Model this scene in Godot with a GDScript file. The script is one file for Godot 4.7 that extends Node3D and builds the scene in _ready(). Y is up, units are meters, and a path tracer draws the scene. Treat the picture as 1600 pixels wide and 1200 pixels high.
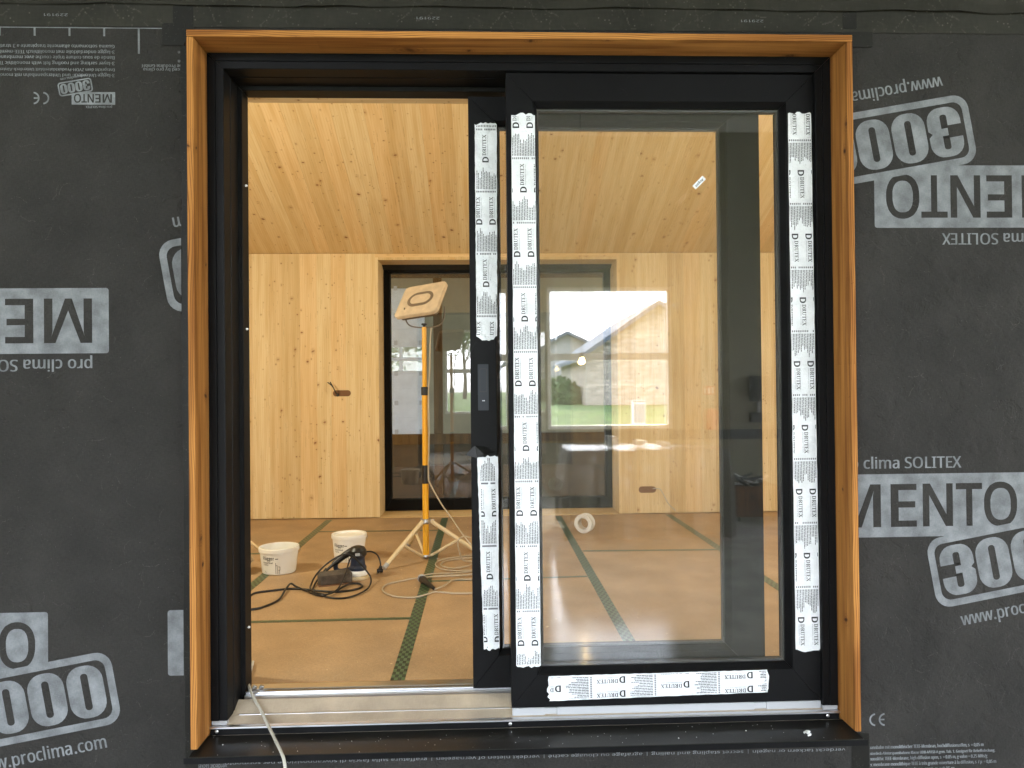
extends Node3D

# World: y up, metres. z = 0 is the membrane face of the timber house, y = 0 its inside floor.
# The timber house stands in a hall whose floor lies at y = HALL.
const HALL := -0.5
var rng := RandomNumberGenerator.new()
var M := {}

func V(x: float, y: float, z: float) -> Vector3:
	return Vector3(x, y, z)

# ---------------------------------------------------------------- helpers: nodes
func tag(o: Node, label: String, category: String, group := "", kind := "") -> void:
	if label: o.set_meta("label", label)
	if category: o.set_meta("category", category)
	if group: o.set_meta("group", group)
	if kind: o.set_meta("kind", kind)

func thing(called: String, at: Vector3, label: String, category: String, group := "", kind := "") -> Node3D:
	var o := Node3D.new()
	o.name = called
	add_child(o, true)
	o.position = at
	tag(o, label, category, group, kind)
	return o

func new_st() -> SurfaceTool:
	var st := SurfaceTool.new()
	st.begin(Mesh.PRIMITIVE_TRIANGLES)
	return st

func put(called: String, st: SurfaceTool, m: Material, parent: Node = self, at := Vector3.ZERO) -> MeshInstance3D:
	var o := MeshInstance3D.new()
	o.mesh = st.commit()
	o.material_override = m
	o.name = called
	o.position = at
	parent.add_child(o, true)
	return o

func lin(r: float, g: float, b: float) -> Color:
	return Color(r, g, b).linear_to_srgb()

func mat(c: Color, rough := 0.8, metal := 0.0) -> StandardMaterial3D:
	var m := StandardMaterial3D.new()
	m.albedo_color = c
	m.roughness = rough
	m.metallic = metal
	return m

# ---------------------------------------------------------------- helpers: shapes
func tri(st: SurfaceTool, a: Vector3, b: Vector3, c: Vector3, out: Vector3, ua := Vector2.ZERO, ub := Vector2.ZERO, uc := Vector2.ZERO) -> void:
	var n := (b - a).cross(c - a)
	if n.length_squared() < 1e-18: return
	n = n.normalized()
	if n.dot(out) > 0.0:            # front faces run clockwise
		var t := b; b = c; c = t
		var u := ub; ub = uc; uc = u
	else:
		n = -n
	st.set_normal(n); st.set_uv(ua); st.add_vertex(a)
	st.set_normal(n); st.set_uv(ub); st.add_vertex(b)
	st.set_normal(n); st.set_uv(uc); st.add_vertex(c)

func quad(st: SurfaceTool, a: Vector3, b: Vector3, c: Vector3, d: Vector3, out: Vector3) -> void:
	tri(st, a, b, c, out)
	tri(st, a, c, d, out)

# chamfered box; along: the axis the uv's v runs on (uv in metres, plus an offset)
func box(st: SurfaceTool, lo: Vector3, hi: Vector3, b := 0.003, xf := Transform3D.IDENTITY, along := 1, uvo := Vector2.ZERO, uvs := Vector2.ONE) -> void:
	var c := (lo + hi) * 0.5
	var h := (hi - lo) * 0.5
	b = minf(b, minf(h.x, minf(h.y, h.z)) * 0.45)
	var P := func(sx: float, sy: float, sz: float, ax: int) -> Vector3:
		var v := Vector3(sx * (h.x - b), sy * (h.y - b), sz * (h.z - b))
		v[ax] += [sx, sy, sz][ax] * b
		return c + v
	var emit := func(pts: Array) -> void:
		var mid := Vector3.ZERO
		for p in pts: mid += p
		mid = mid / pts.size() - c
		var nn: Vector3 = (pts[1] - pts[0]).cross(pts[2] - pts[0])
		var big := nn.abs().max_axis_index()
		var uv := []
		for p in pts:
			var q: Vector2
			var v: float = p[along]
			if big == along: q = Vector2(p[(along + 1) % 3], p[(along + 2) % 3])
			else: q = Vector2(p[3 - along - big], v)
			uv.append(q * uvs + uvo)
		for k in range(1, pts.size() - 1):
			tri(st, xf * pts[0], xf * pts[k], xf * pts[k + 1], xf.basis * mid, uv[0], uv[k], uv[k + 1])
	for s in [-1.0, 1.0]:
		emit.call([P.call(s, -1, -1, 0), P.call(s, 1, -1, 0), P.call(s, 1, 1, 0), P.call(s, -1, 1, 0)])
		emit.call([P.call(-1, s, -1, 1), P.call(1, s, -1, 1), P.call(1, s, 1, 1), P.call(-1, s, 1, 1)])
		emit.call([P.call(-1, -1, s, 2), P.call(1, -1, s, 2), P.call(1, 1, s, 2), P.call(-1, 1, s, 2)])
		if b > 0.0:
			for t in [-1.0, 1.0]:
				emit.call([P.call(s, t, -1, 0), P.call(s, t, 1, 0), P.call(s, t, 1, 1), P.call(s, t, -1, 1)])
				emit.call([P.call(s, -1, t, 0), P.call(s, 1, t, 0), P.call(s, 1, t, 2), P.call(s, -1, t, 2)])
				emit.call([P.call(-1, s, t, 1), P.call(1, s, t, 1), P.call(1, s, t, 2), P.call(-1, s, t, 2)])
				for w in [-1.0, 1.0]:
					emit.call([P.call(s, t, w, 0), P.call(s, t, w, 1), P.call(s, t, w, 2)])

func boxed(called: String, lo: Vector3, hi: Vector3, m: Material, parent: Node = self, b := 0.003) -> MeshInstance3D:
	var st := new_st()
	box(st, lo, hi, b)
	return put(called, st, m, parent)

# a solid with an outline in the xy plane from z0 to z1
func prism(st: SurfaceTool, poly: PackedVector2Array, z0: float, z1: float, xf := Transform3D.IDENTITY) -> void:
	var idx := Geometry2D.triangulate_polygon(poly)
	var fz := xf.basis * Vector3(0, 0, 1)
	for k in range(0, idx.size(), 3):
		var p := [poly[idx[k]], poly[idx[k + 1]], poly[idx[k + 2]]]
		tri(st, xf * V(p[0].x, p[0].y, z1), xf * V(p[1].x, p[1].y, z1), xf * V(p[2].x, p[2].y, z1), fz)
		tri(st, xf * V(p[0].x, p[0].y, z0), xf * V(p[1].x, p[1].y, z0), xf * V(p[2].x, p[2].y, z0), -fz)
	var cw := Geometry2D.is_polygon_clockwise(poly)
	for k in poly.size():
		var a := poly[k]
		var b := poly[(k + 1) % poly.size()]
		var n := Vector2(b.y - a.y, a.x - b.x) * (-1.0 if cw else 1.0)
		quad(st, xf * V(a.x, a.y, z0), xf * V(b.x, b.y, z0), xf * V(b.x, b.y, z1), xf * V(a.x, a.y, z1), xf.basis * V(n.x, n.y, 0))

func rounded(x0: float, y0: float, x1: float, y1: float, r: float, n := 6) -> PackedVector2Array:
	var p := PackedVector2Array()
	r = minf(r, minf(x1 - x0, y1 - y0) * 0.499)
	for c in [[x1 - r, y1 - r, 0.0], [x0 + r, y1 - r, PI / 2], [x0 + r, y0 + r, PI], [x1 - r, y0 + r, PI * 1.5]]:
		for k in n + 1:
			var a: float = c[2] + PI / 2 * k / n
			p.append(Vector2(c[0] + cos(a) * r, c[1] + sin(a) * r))
	return p

func smooth_path(pts: Array, per := 6) -> PackedVector3Array:
	var out := PackedVector3Array()
	for i in pts.size() - 1:
		var p0: Vector3 = pts[maxi(i - 1, 0)]
		var p3: Vector3 = pts[mini(i + 2, pts.size() - 1)]
		for k in per:
			out.append(pts[i].cubic_interpolate(pts[i + 1], p0, p3, float(k) / per))
	out.append(pts[pts.size() - 1])
	return out

# a round bar along points; r0 to r1; capped
func tube(st: SurfaceTool, pts: PackedVector3Array, r0: float, r1 := -1.0, sides := 10) -> void:
	if r1 < 0.0: r1 = r0
	var n := pts.size()
	var rings := []
	var up := Vector3.ZERO
	for i in n:
		var d := (pts[mini(i + 1, n - 1)] - pts[maxi(i - 1, 0)]).normalized()
		if up == Vector3.ZERO: up = Vector3.UP if absf(d.y) < 0.9 else Vector3.RIGHT
		up = (up - d * up.dot(d)).normalized()
		var side := d.cross(up)
		var r := lerpf(r0, r1, float(i) / maxi(n - 1, 1))
		var ring := []
		for k in sides:
			var a := TAU * k / sides
			var o := up * cos(a) + side * sin(a)
			ring.append([pts[i] + o * r, o])
		rings.append(ring)
	for i in n - 1:
		for k in sides:
			var k2 := (k + 1) % sides
			smooth_quad(st, rings[i][k], rings[i][k2], rings[i + 1][k2], rings[i + 1][k])
	for e in [0, n - 1]:
		var d2: Vector3 = (pts[0] - pts[1]) if e == 0 else (pts[n - 1] - pts[n - 2])
		for k in range(1, sides - 1):
			tri(st, rings[e][0][0], rings[e][k][0], rings[e][k + 1][0], d2)

func smooth_quad(st: SurfaceTool, a: Array, b: Array, c: Array, d: Array) -> void:
	for t in [[a, b, c], [a, c, d]]:
		var n: Vector3 = (t[1][0] - t[0][0]).cross(t[2][0] - t[0][0])
		if n.length_squared() < 1e-20: continue
		var o: Vector3 = t[0][1] + t[1][1] + t[2][1]
		var order := [0, 2, 1] if n.dot(o) > 0.0 else [0, 1, 2]
		for k in order:
			st.set_normal(t[k][1]); st.set_uv(Vector2.ZERO); st.add_vertex(t[k][0])

# turned body about y: profile of (radius, height), each pair of points a band
func lathe(st: SurfaceTool, prof: Array, segs := 32, xf := Transform3D.IDENTITY) -> void:
	for i in prof.size() - 1:
		var a: Vector2 = prof[i]
		var b: Vector2 = prof[i + 1]
		var nn := Vector2(b.y - a.y, a.x - b.x)
		if nn.length() < 1e-9: continue
		nn = nn.normalized()
		for k in segs:
			var q := []
			for e in [[a, k], [a, k + 1], [b, k + 1], [b, k]]:
				var t: float = TAU * e[1] / segs
				q.append([xf * V(e[0].x * cos(t), e[0].y, e[0].x * sin(t)), (xf.basis * V(nn.x * cos(t), nn.y, nn.x * sin(t))).normalized()])
			smooth_quad(st, q[0], q[1], q[2], q[3])

# four mitred members round a rectangle; prof: closed list of (inset, z); wide: inset factors left, right, top, bottom
func mitre_frame(parent: Node, names: Array, x0: float, x1: float, y0: float, y1: float, prof: Array, m: Material, wide := [1.0, 1.0, 1.0, 1.0], gap := 0.0006) -> void:
	for s in 4:
		if names[s] == "": continue
		var st := new_st()
		var mid := Vector2.ZERO
		for p in prof: mid += p
		mid /= prof.size()
		var ends := func(p: Vector2) -> Array:
			var l: float = x0 + p.x * wide[0]
			var r: float = x1 - p.x * wide[1]
			var t: float = y1 - p.x * wide[2]
			var b: float = y0 + p.x * wide[3]
			match s:
				0: return [V(l, b + gap, p.y), V(l, t - gap, p.y)]
				1: return [V(r, b + gap, p.y), V(r, t - gap, p.y)]
				2: return [V(l + gap, t, p.y), V(r - gap, t, p.y)]
			return [V(l + gap, b, p.y), V(r - gap, b, p.y)]
		var c: Array = ends.call(mid)
		for k in prof.size():
			var a: Array = ends.call(prof[k])
			var b: Array = ends.call(prof[(k + 1) % prof.size()])
			var pa: Vector2 = prof[k]
			var pb: Vector2 = prof[(k + 1) % prof.size()]
			var area := 0.0
			for j in prof.size(): area += prof[j].cross(prof[(j + 1) % prof.size()])
			var n2 := Vector2(pb.y - pa.y, pa.x - pb.x) * (1.0 if area > 0.0 else -1.0)
			var o: Vector3 = [V(n2.x, 0, n2.y), V(-n2.x, 0, n2.y), V(0, -n2.x, n2.y), V(0, n2.x, n2.y)][s]
			quad(st, a[0], b[0], b[1], a[1], o)
		for e in 2:
			var out: Vector3 = c[e] - c[1 - e]
			var flat := PackedVector2Array()
			for p in prof: flat.append(p)
			var idx := Geometry2D.triangulate_polygon(flat)
			for k in range(0, idx.size(), 3):
				tri(st, ends.call(prof[idx[k]])[e], ends.call(prof[idx[k + 1]])[e], ends.call(prof[idx[k + 2]])[e], out)
		put(names[s], st, m, parent)

# ---------------------------------------------------------------- helpers: flat print
var fonts := {}
func font(kind: String) -> Font:
	if not fonts.has(kind):
		var f := SystemFont.new()
		f.font_names = PackedStringArray(["Droid Serif" if kind.begins_with("serif") else "Droid Sans"])
		f.font_weight = 700 if kind.ends_with("bold") else 400
		if kind.ends_with("medium"):
			var v := FontVariation.new()
			v.base_font = f
			v.variation_embolden = 0.55
			fonts[kind] = v
			return v
		fonts[kind] = f
	return fonts[kind]

var glyphs := {}
# the words as flat triangles, fitted to a box of w by h whose lower left corner is (0, 0)
func words(text: String, kind: String, w: float, h: float) -> PackedVector2Array:
	var key := text + "|" + kind
	if not glyphs.has(key):
		var t := TextMesh.new()
		t.text = text
		t.font = font(kind)
		t.font_size = 48
		t.pixel_size = 0.01
		t.depth = 0.0
		t.curve_step = 1.5
		t.width = 100000
		t.horizontal_alignment = HORIZONTAL_ALIGNMENT_LEFT
		var arr := t.get_mesh_arrays() if t is PrimitiveMesh else []
		var vs: PackedVector3Array = arr[Mesh.ARRAY_VERTEX]
		var ns: PackedVector3Array = arr[Mesh.ARRAY_NORMAL]
		var ix: PackedInt32Array = arr[Mesh.ARRAY_INDEX] if arr[Mesh.ARRAY_INDEX] != null else PackedInt32Array(range(vs.size()))
		var flat := PackedVector2Array()
		for k in range(0, ix.size(), 3):
			if ns[ix[k]].z < 0.5: continue
			for j in 3: flat.append(Vector2(vs[ix[k + j]].x, vs[ix[k + j]].y))
		glyphs[key] = flat
	var src: PackedVector2Array = glyphs[key]
	var out := PackedVector2Array()
	if src.is_empty(): return out
	var lo := src[0]
	var hi := src[0]
	for p in src:
		lo = lo.min(p); hi = hi.max(p)
	var k2 := Vector2(w / maxf(hi.x - lo.x, 1e-6), h / maxf(hi.y - lo.y, 1e-6))
	for p in src: out.append((p - lo) * k2)
	return out

func shape(poly: PackedVector2Array) -> PackedVector2Array:
	var out := PackedVector2Array()
	for i in Geometry2D.triangulate_polygon(poly): out.append(poly[i])
	return out

func rect(x0: float, y0: float, x1: float, y1: float) -> PackedVector2Array:
	return PackedVector2Array([Vector2(x0, y0), Vector2(x1, y0), Vector2(x1, y1), Vector2(x0, y0), Vector2(x1, y1), Vector2(x0, y1)])

# lays flat triangles at height z, cut to the clip rectangle (in the laid plane)
func lay(st: SurfaceTool, flat: PackedVector2Array, xf: Transform2D, z: float, clip: Rect2, frame := Transform3D.IDENTITY) -> int:
	var n := 0
	var fz := frame.basis * V(0, 0, 1)
	for k in range(0, flat.size(), 3):
		var p: Array = [xf * flat[k], xf * flat[k + 1], xf * flat[k + 2]]
		var inside := clip.has_point(p[0]) and clip.has_point(p[1]) and clip.has_point(p[2])
		if not inside:
			for e in 4:
				var q := []
				for i in p.size():
					var a: Vector2 = p[i]
					var b: Vector2 = p[(i + 1) % p.size()]
					var da: float = [a.x - clip.position.x, clip.end.x - a.x, a.y - clip.position.y, clip.end.y - a.y][e]
					var db: float = [b.x - clip.position.x, clip.end.x - b.x, b.y - clip.position.y, clip.end.y - b.y][e]
					if da >= 0.0: q.append(a)
					if (da >= 0.0) != (db >= 0.0): q.append(a.lerp(b, da / (da - db)))
				p = q
				if p.size() < 3: break
		for i in range(1, p.size() - 1):
			tri(st, frame * V(p[0].x, p[0].y, z), frame * V(p[i].x, p[i].y, z), frame * V(p[i + 1].x, p[i + 1].y, z), fz)
			n += 1
	return n

# ---------------------------------------------------------------- textures
func noise_bytes(w: int, h: int, sw: int, sh: int, freq: float, seed_: int, oct := 3) -> PackedByteArray:
	var n := FastNoiseLite.new()
	n.noise_type = FastNoiseLite.TYPE_SIMPLEX_SMOOTH
	n.seed = seed_
	n.frequency = freq
	n.fractal_octaves = oct
	var im := n.get_seamless_image(sw, sh, false, false, 0.12)
	im.convert(Image.FORMAT_L8)
	im.resize(w, h, Image.INTERPOLATE_CUBIC)
	return im.get_data()

# boards: long grain, growth lines, knots, small checks. Covers 0.5 m by 2 m.
func wood_texture(pale: Color, dark: Color, line: Color, knot: Color, lines: float, knots: int, seed_: int, checks: int, strong := 0.3, swirl := 9.0, knot_size := 1.0) -> ImageTexture:
	var w := 512
	var h := 2048
	var fine := noise_bytes(w, h, 512, 40, 0.16, seed_, 2)
	var broad := noise_bytes(w, h, 128, 32, 0.05, seed_ + 1, 3)
	var warp := noise_bytes(w, h, 32, 64, 0.04, seed_ + 2, 2)
	var data := PackedByteArray()
	data.resize(w * h * 3)
	var pr := pale.r * 255.0; var pg := pale.g * 255.0; var pb := pale.b * 255.0
	var dr := dark.r * 255.0 - pr; var dg := dark.g * 255.0 - pg; var db := dark.b * 255.0 - pb
	var lr := line.r * 255.0; var lg := line.g * 255.0; var lb := line.b * 255.0
	var i := 0
	for y in h:
		for x in w:
			var f := fine[i] / 255.0
			var t := clampf((broad[i] / 255.0 - 0.5) * 1.5 + 0.4 + (f - 0.5) * 0.7, 0.0, 1.0)
			var ph := x * lines / 512.0 * TAU + warp[i] / 255.0 * swirl
			var g := sin(ph)
			g = g * g * g if g > 0.0 else 0.0
			g *= strong * (0.35 + f)
			var r := pr + dr * t; var gg := pg + dg * t; var b := pb + db * t
			data[i * 3] = int(clampf(r + (lr - r) * g, 0, 255))
			data[i * 3 + 1] = int(clampf(gg + (lg - gg) * g, 0, 255))
			data[i * 3 + 2] = int(clampf(b + (lb - b) * g, 0, 255))
			i += 1
	var im := Image.create_from_data(w, h, false, Image.FORMAT_RGB8, data)
	var r2 := RandomNumberGenerator.new()
	r2.seed = seed_
	for k in knots:
		var cx := r2.randi_range(20, w - 20)
		var cy := r2.randi_range(20, h - 20)
		var rx := r2.randf_range(2.0, 6.0) * knot_size * (2.2 if r2.randf() < 0.14 else 1.0)
		var ry := rx * r2.randf_range(0.4, 1.0)
		var tilt := r2.randf_range(-2.2, 2.2)
		var deep := r2.randf_range(0.4, 1.0)
		for dy in range(-int(ry * 5), int(ry * 5) + 1):
			for dx in range(-int(rx * 3), int(rx * 3) + 1):
				var px := posmod(cx + dx, w)
				var py := posmod(cy + dy, h)
				var ux := dx + dy * tilt * 0.4
				var d := sqrt(ux * ux / (rx * rx) + dy * dy / (ry * ry))
				var halo := sqrt(dx * dx / (rx * rx * 5.0) + dy * dy / (ry * ry * 16.0))
				var s := clampf(1.3 - d, 0.0, 1.0) * deep
				s = maxf(s, clampf(1.0 - halo, 0.0, 1.0) * (0.20 + 0.16 * sin(halo * 22.0)))
				if s > 0.01: im.set_pixel(px, py, im.get_pixel(px, py).lerp(knot, s))
	for k in checks:
		var cx2 := r2.randf_range(10, w - 10)
		var cy2 := r2.randi_range(0, h - 1)
		var drift := r2.randf_range(-0.06, 0.06)
		var flat := r2.randf() < 0.35
		var n := r2.randi_range(14, 90) if not flat else r2.randi_range(6, 16)
		for j in n:
			cx2 += (drift + r2.randf_range(-0.25, 0.25)) if not flat else 1.0
			var px2 := posmod(int(cx2), w)
			var py2 := posmod(cy2 + (j if not flat else int(j * 0.3)), h)
			im.set_pixel(px2, py2, im.get_pixel(px2, py2).lerp(knot.darkened(0.25), r2.randf_range(0.25, 0.7)))
	return ImageTexture.create_from_image(im)

func wood_mat(tex: Texture2D, tint: Color, rough: float) -> StandardMaterial3D:
	var m := StandardMaterial3D.new()
	m.albedo_texture = tex
	m.albedo_color = tint
	m.roughness = rough
	m.uv1_scale = V(2.0, 0.5, 1.0)
	return m

# speckled, scuffed sheet: base grey levels with mottling, fine weave and pale scratches
func sheet_texture(base: Color, spread: float, scuffs: int, specks: int, seed_: int, weave: float, s := 384, scuff := 1.0) -> ImageTexture:
	var low := noise_bytes(s, s, 256, 256, 0.02, seed_, 4)
	var wx := noise_bytes(s, s, s / 4, s, 0.35, seed_ + 5, 2)
	var wy := noise_bytes(s, s, s, s / 4, 0.35, seed_ + 6, 2)
	var data := PackedByteArray()
	data.resize(s * s * 3)
	var br := base.r * 255.0; var bg := base.g * 255.0; var bb := base.b * 255.0
	for i in s * s:
		var f := 1.0 + (low[i] / 255.0 - 0.5) * spread + ((wx[i] + wy[i]) / 255.0 - 1.0) * weave
		data[i * 3] = int(clampf(br * f, 0, 255))
		data[i * 3 + 1] = int(clampf(bg * f, 0, 255))
		data[i * 3 + 2] = int(clampf(bb * f, 0, 255))
	var im := Image.create_from_data(s, s, false, Image.FORMAT_RGB8, data)
	var r2 := RandomNumberGenerator.new()
	r2.seed = seed_
	var pale := base.lerp(Color(0.8, 0.78, 0.74), 0.6)
	for k in scuffs:
		var p := Vector2(r2.randf() * s, r2.randf() * s)
		var a := r2.randf() * TAU
		var st := r2.randf_range(0.05, 0.28) * scuff
		for j in r2.randi_range(5, 40):
			a += r2.randf_range(-0.3, 0.3)
			p += Vector2.from_angle(a)
			if r2.randf() < 0.35: continue
			var q := Vector2i(posmod(int(p.x), s), posmod(int(p.y), s))
			im.set_pixelv(q, im.get_pixelv(q).lerp(pale, st))
	for k in specks:
		var q2 := Vector2i(r2.randi_range(0, s - 1), r2.randi_range(0, s - 1))
		im.set_pixelv(q2, im.get_pixelv(q2).lerp(pale, r2.randf_range(0.1, 0.6)))
	return ImageTexture.create_from_image(im)

func world_mat(tex: Texture2D, size: float, rough: float) -> StandardMaterial3D:
	var m := StandardMaterial3D.new()
	m.albedo_texture = tex
	m.roughness = rough
	m.uv1_triplanar = true
	m.uv1_world_triplanar = true
	m.uv1_scale = Vector3.ONE / size
	return m

func checker_texture() -> ImageTexture:
	var im := Image.create(96, 256, false, Image.FORMAT_RGB8)
	var r2 := RandomNumberGenerator.new()
	r2.seed = 8
	for cy in 16:
		for cx in 4:
			var darkc := (cx + cy) % 2 == 0
			var c := Color(0.08, 0.10, 0.07) if darkc else Color(0.30, 0.41, 0.28)
			for y in 16:
				for x in 24:
					var e := x < 2 or y < 2 or x > 21 or y > 13
					var q := c.lerp(Color(0.38, 0.48, 0.34), 0.5) if e and not darkc else c
					if darkc and x > 6 and x < 17 and y > 5 and y < 10 and r2.randf() < 0.4: q = Color(0.3, 0.38, 0.26)
					q = q.lightened(r2.randf_range(0.0, 0.08))
					im.set_pixel(cx * 24 + x, cy * 16 + y, q)
	return ImageTexture.create_from_image(im)

func make_materials() -> void:
	var spruce := wood_texture(Color(0.885, 0.80, 0.635), Color(0.83, 0.72, 0.525), Color(0.78, 0.63, 0.42), Color(0.45, 0.26, 0.12), 30.0, 84, 11, 130, 0.30, 9.0)
	var tints := [Color(1, 1, 1), Color(0.965, 0.945, 0.915), Color(1.0, 0.97, 0.94), Color(0.935, 0.91, 0.865)]
	for k in 4: M["spruce%d" % k] = wood_mat(spruce, tints[k], 0.62)
	var larch := wood_texture(Color(0.75, 0.52, 0.265), Color(0.54, 0.34, 0.145), Color(0.30, 0.165, 0.06), Color(0.22, 0.11, 0.05), 46.0, 15, 23, 60, 0.8, 15.0, 3.2)
	M.larch = wood_mat(larch, Color(0.92, 0.92, 0.92), 0.75)
	M.larch.metallic_specular = 0.3
	M.larch.uv1_scale = V(3.2, 0.5, 1.0)
	var mem := sheet_texture(Color(0.172, 0.166, 0.158), 0.22, 260, 900, 5, 0.16, 1024)
	M.membrane = world_mat(mem, 1.5, 0.8)
	M.membrane.metallic_specular = 0.28
	var sag := NoiseTexture2D.new()
	sag.width = 512; sag.height = 512; sag.seamless = true
	var sn := FastNoiseLite.new()
	sn.frequency = 0.012; sn.seed = 44; sn.fractal_octaves = 4; sn.domain_warp_enabled = true; sn.domain_warp_amplitude = 40.0
	sag.noise = sn
	M.membrane.heightmap_enabled = true
	M.membrane.heightmap_texture = sag
	M.membrane.heightmap_scale = 1.2
	var mem2 := sheet_texture(Color(0.165, 0.160, 0.140), 0.35, 420, 1500, 6, 0.12)
	M.membrane_tape = world_mat(mem2, 1.3, 0.6)
	M.membrane_tape.metallic_specular = 0.25
	M.membrane_patch = world_mat(mem2, 0.9, 0.5)
	M.membrane_patch.metallic_specular = 0.25
	M.membrane_patch.albedo_color = Color(0.72, 0.72, 0.74)
	var ink := sheet_texture(Color(0.428, 0.438, 0.447), 0.34, 40, 900, 7, 0.10)
	M.ink = world_mat(ink, 0.45, 0.8)
	M.ink.metallic_specular = 0.2
	M.frame = mat(lin(0.0055, 0.0055, 0.0062), 0.45)
	M.frame.metallic_specular = 0.22
	var dusty := world_mat(sheet_texture(Color(0.066, 0.066, 0.070), 0.25, 26, 70, 19, 0.05, 512, 0.7), 0.9, 0.45)
	dusty.metallic_specular = 0.22
	M.frame = dusty
	M.black_film = mat(lin(0.006, 0.006, 0.006), 0.25)
	M.black_film.metallic_specular = 0.3
	M.gasket = mat(lin(0.008, 0.008, 0.008), 0.6)
	M.glass = mat(Color(0.55, 0.58, 0.45, 0.004), 0.0)
	M.glass.transparency = BaseMaterial3D.TRANSPARENCY_ALPHA
	M.milky = mat(Color(0.72, 0.78, 0.72, 0.75), 0.2)
	M.milky.transparency = BaseMaterial3D.TRANSPARENCY_ALPHA
	M.glass.metallic_specular = 0.5
	M.spacer = mat(lin(0.03, 0.03, 0.03), 0.5)
	M.handle = mat(lin(0.026, 0.029, 0.035), 0.42)
	M.handle.metallic_specular = 0.3
	M.alu = mat(lin(0.72, 0.72, 0.74), 0.28, 1.0)
	M.grey_plastic = mat(lin(0.36, 0.37, 0.39), 0.5)
	M.threshold = world_mat(sheet_texture(Color(0.66, 0.61, 0.54), 0.2, 120, 1800, 31, 0.06), 0.7, 0.35)
	M.flashing = world_mat(sheet_texture(Color(0.12, 0.115, 0.105), 0.4, 60, 1500, 33, 0.10), 1.0, 0.32)
	M.tape = world_mat(sheet_texture(Color(0.845, 0.855, 0.865), 0.14, 120, 1200, 91, 0.03), 0.5, 0.4)
	M.tape.normal_enabled = true
	var crease := NoiseTexture2D.new()
	crease.width = 256; crease.height = 256; crease.seamless = true; crease.as_normal_map = true; crease.bump_strength = 2.0
	var cn := FastNoiseLite.new(); cn.frequency = 0.02; cn.seed = 9; cn.domain_warp_enabled = true; cn.domain_warp_amplitude = 60.0
	crease.noise = cn
	M.tape.normal_texture = crease; M.tape.normal_scale = 1.4
	M.print_black = mat(lin(0.012, 0.012, 0.014), 0.5)
	M.print_grey = mat(lin(0.13, 0.13, 0.14), 0.5)
	M.paper = world_mat(sheet_texture(Color(0.665, 0.552, 0.418), 0.14, 900, 3200, 41, 0.14, 1024, 2.2), 1.9, 0.5)
	M.checker = StandardMaterial3D.new()
	M.checker.albedo_texture = checker_texture()
	M.checker.roughness = 0.35
	M.yellow = mat(lin(0.72, 0.36, 0.02), 0.35)
	M.cream = mat(lin(0.62, 0.50, 0.31), 0.4)
	M.black_plastic = mat(lin(0.012, 0.012, 0.013), 0.4)
	M.navy = mat(lin(0.012, 0.022, 0.05), 0.38)
	M.white_plastic = mat(lin(0.78, 0.77, 0.73), 0.35)
	M.white_plastic.subsurf_scatter_enabled = false
	M.lamp_body = world_mat(sheet_texture(Color(0.78, 0.71, 0.61), 0.22, 60, 900, 51, 0.05), 0.3, 0.5)
	M.lamp_dark = mat(lin(0.16, 0.125, 0.09), 0.5)
	M.steel = mat(lin(0.55, 0.55, 0.55), 0.35, 1.0)
	M.stick = mat(lin(0.62, 0.46, 0.26), 0.6)
	M.abrasive = world_mat(sheet_texture(Color(0.33, 0.30, 0.27), 0.5, 30, 5000, 61, 0.3), 0.25, 0.9)
	M.cable_beige = mat(lin(0.42, 0.35, 0.25), 0.55)
	M.cable_pale = mat(lin(0.43, 0.41, 0.35), 0.5)
	M.hole = mat(lin(0.20, 0.10, 0.05), 0.9)
	M.hall_wall = world_mat(sheet_texture(Color(0.53, 0.515, 0.44), 0.1, 40, 300, 71, 0.03), 2.4, 0.7)
	M.hall_floor = world_mat(sheet_texture(Color(0.76, 0.75, 0.72), 0.25, 300, 2000, 72, 0.08), 2.6, 0.13)
	M.hall_pale = mat(lin(0.55, 0.55, 0.53), 0.7)
	M.hall_roof = mat(lin(0.45, 0.45, 0.43), 0.7)
	M.hall_steel = mat(lin(0.50, 0.51, 0.52), 0.5)
	M.dark_grey = mat(lin(0.05, 0.05, 0.055), 0.6)
	M.white_paint = mat(lin(0.78, 0.78, 0.77), 0.45)
	M.door_panel = world_mat(sheet_texture(Color(0.88, 0.90, 0.92), 0.08, 30, 200, 73, 0.05), 1.4, 0.5)
	M.red = mat(lin(0.42, 0.02, 0.015), 0.35)
	M.old_timber = wood_mat(larch, Color(0.52, 0.56, 0.50), 0.8)
	M.ply = wood_mat(larch, Color(0.75, 0.72, 0.66), 0.7)
	M.film = mat(Color(0.9, 0.92, 0.95, 0.10), 0.08)
	M.film.transparency = BaseMaterial3D.TRANSPARENCY_ALPHA
	M.film_grey = mat(lin(0.30, 0.28, 0.25), 0.18)
	M.grass = world_mat(sheet_texture(Color(0.27, 0.36, 0.13), 0.6, 900, 9000, 81, 0.4), 3.0, 0.9)
	M.asphalt = mat(lin(0.06, 0.06, 0.06), 0.85)
	var bi := Image.create(128, 144, false, Image.FORMAT_RGB8)
	bi.fill(Color(0.62, 0.60, 0.57))
	var br := RandomNumberGenerator.new()
	br.seed = 77
	for row in 12:
		for col in 5:
			var bc := Color(0.78, 0.72, 0.66).darkened(br.randf_range(0.0, 0.28))
			bi.fill_rect(Rect2i(posmod(col * 32 + (16 if row % 2 else 0) - 32, 128), row * 12, 30, 10), bc)
	M.brick = world_mat(ImageTexture.create_from_image(bi), 0.95, 0.85)
	M.slate = mat(lin(0.09, 0.11, 0.14), 0.7)
	M.render = mat(lin(0.30, 0.28, 0.26), 0.8)
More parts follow.
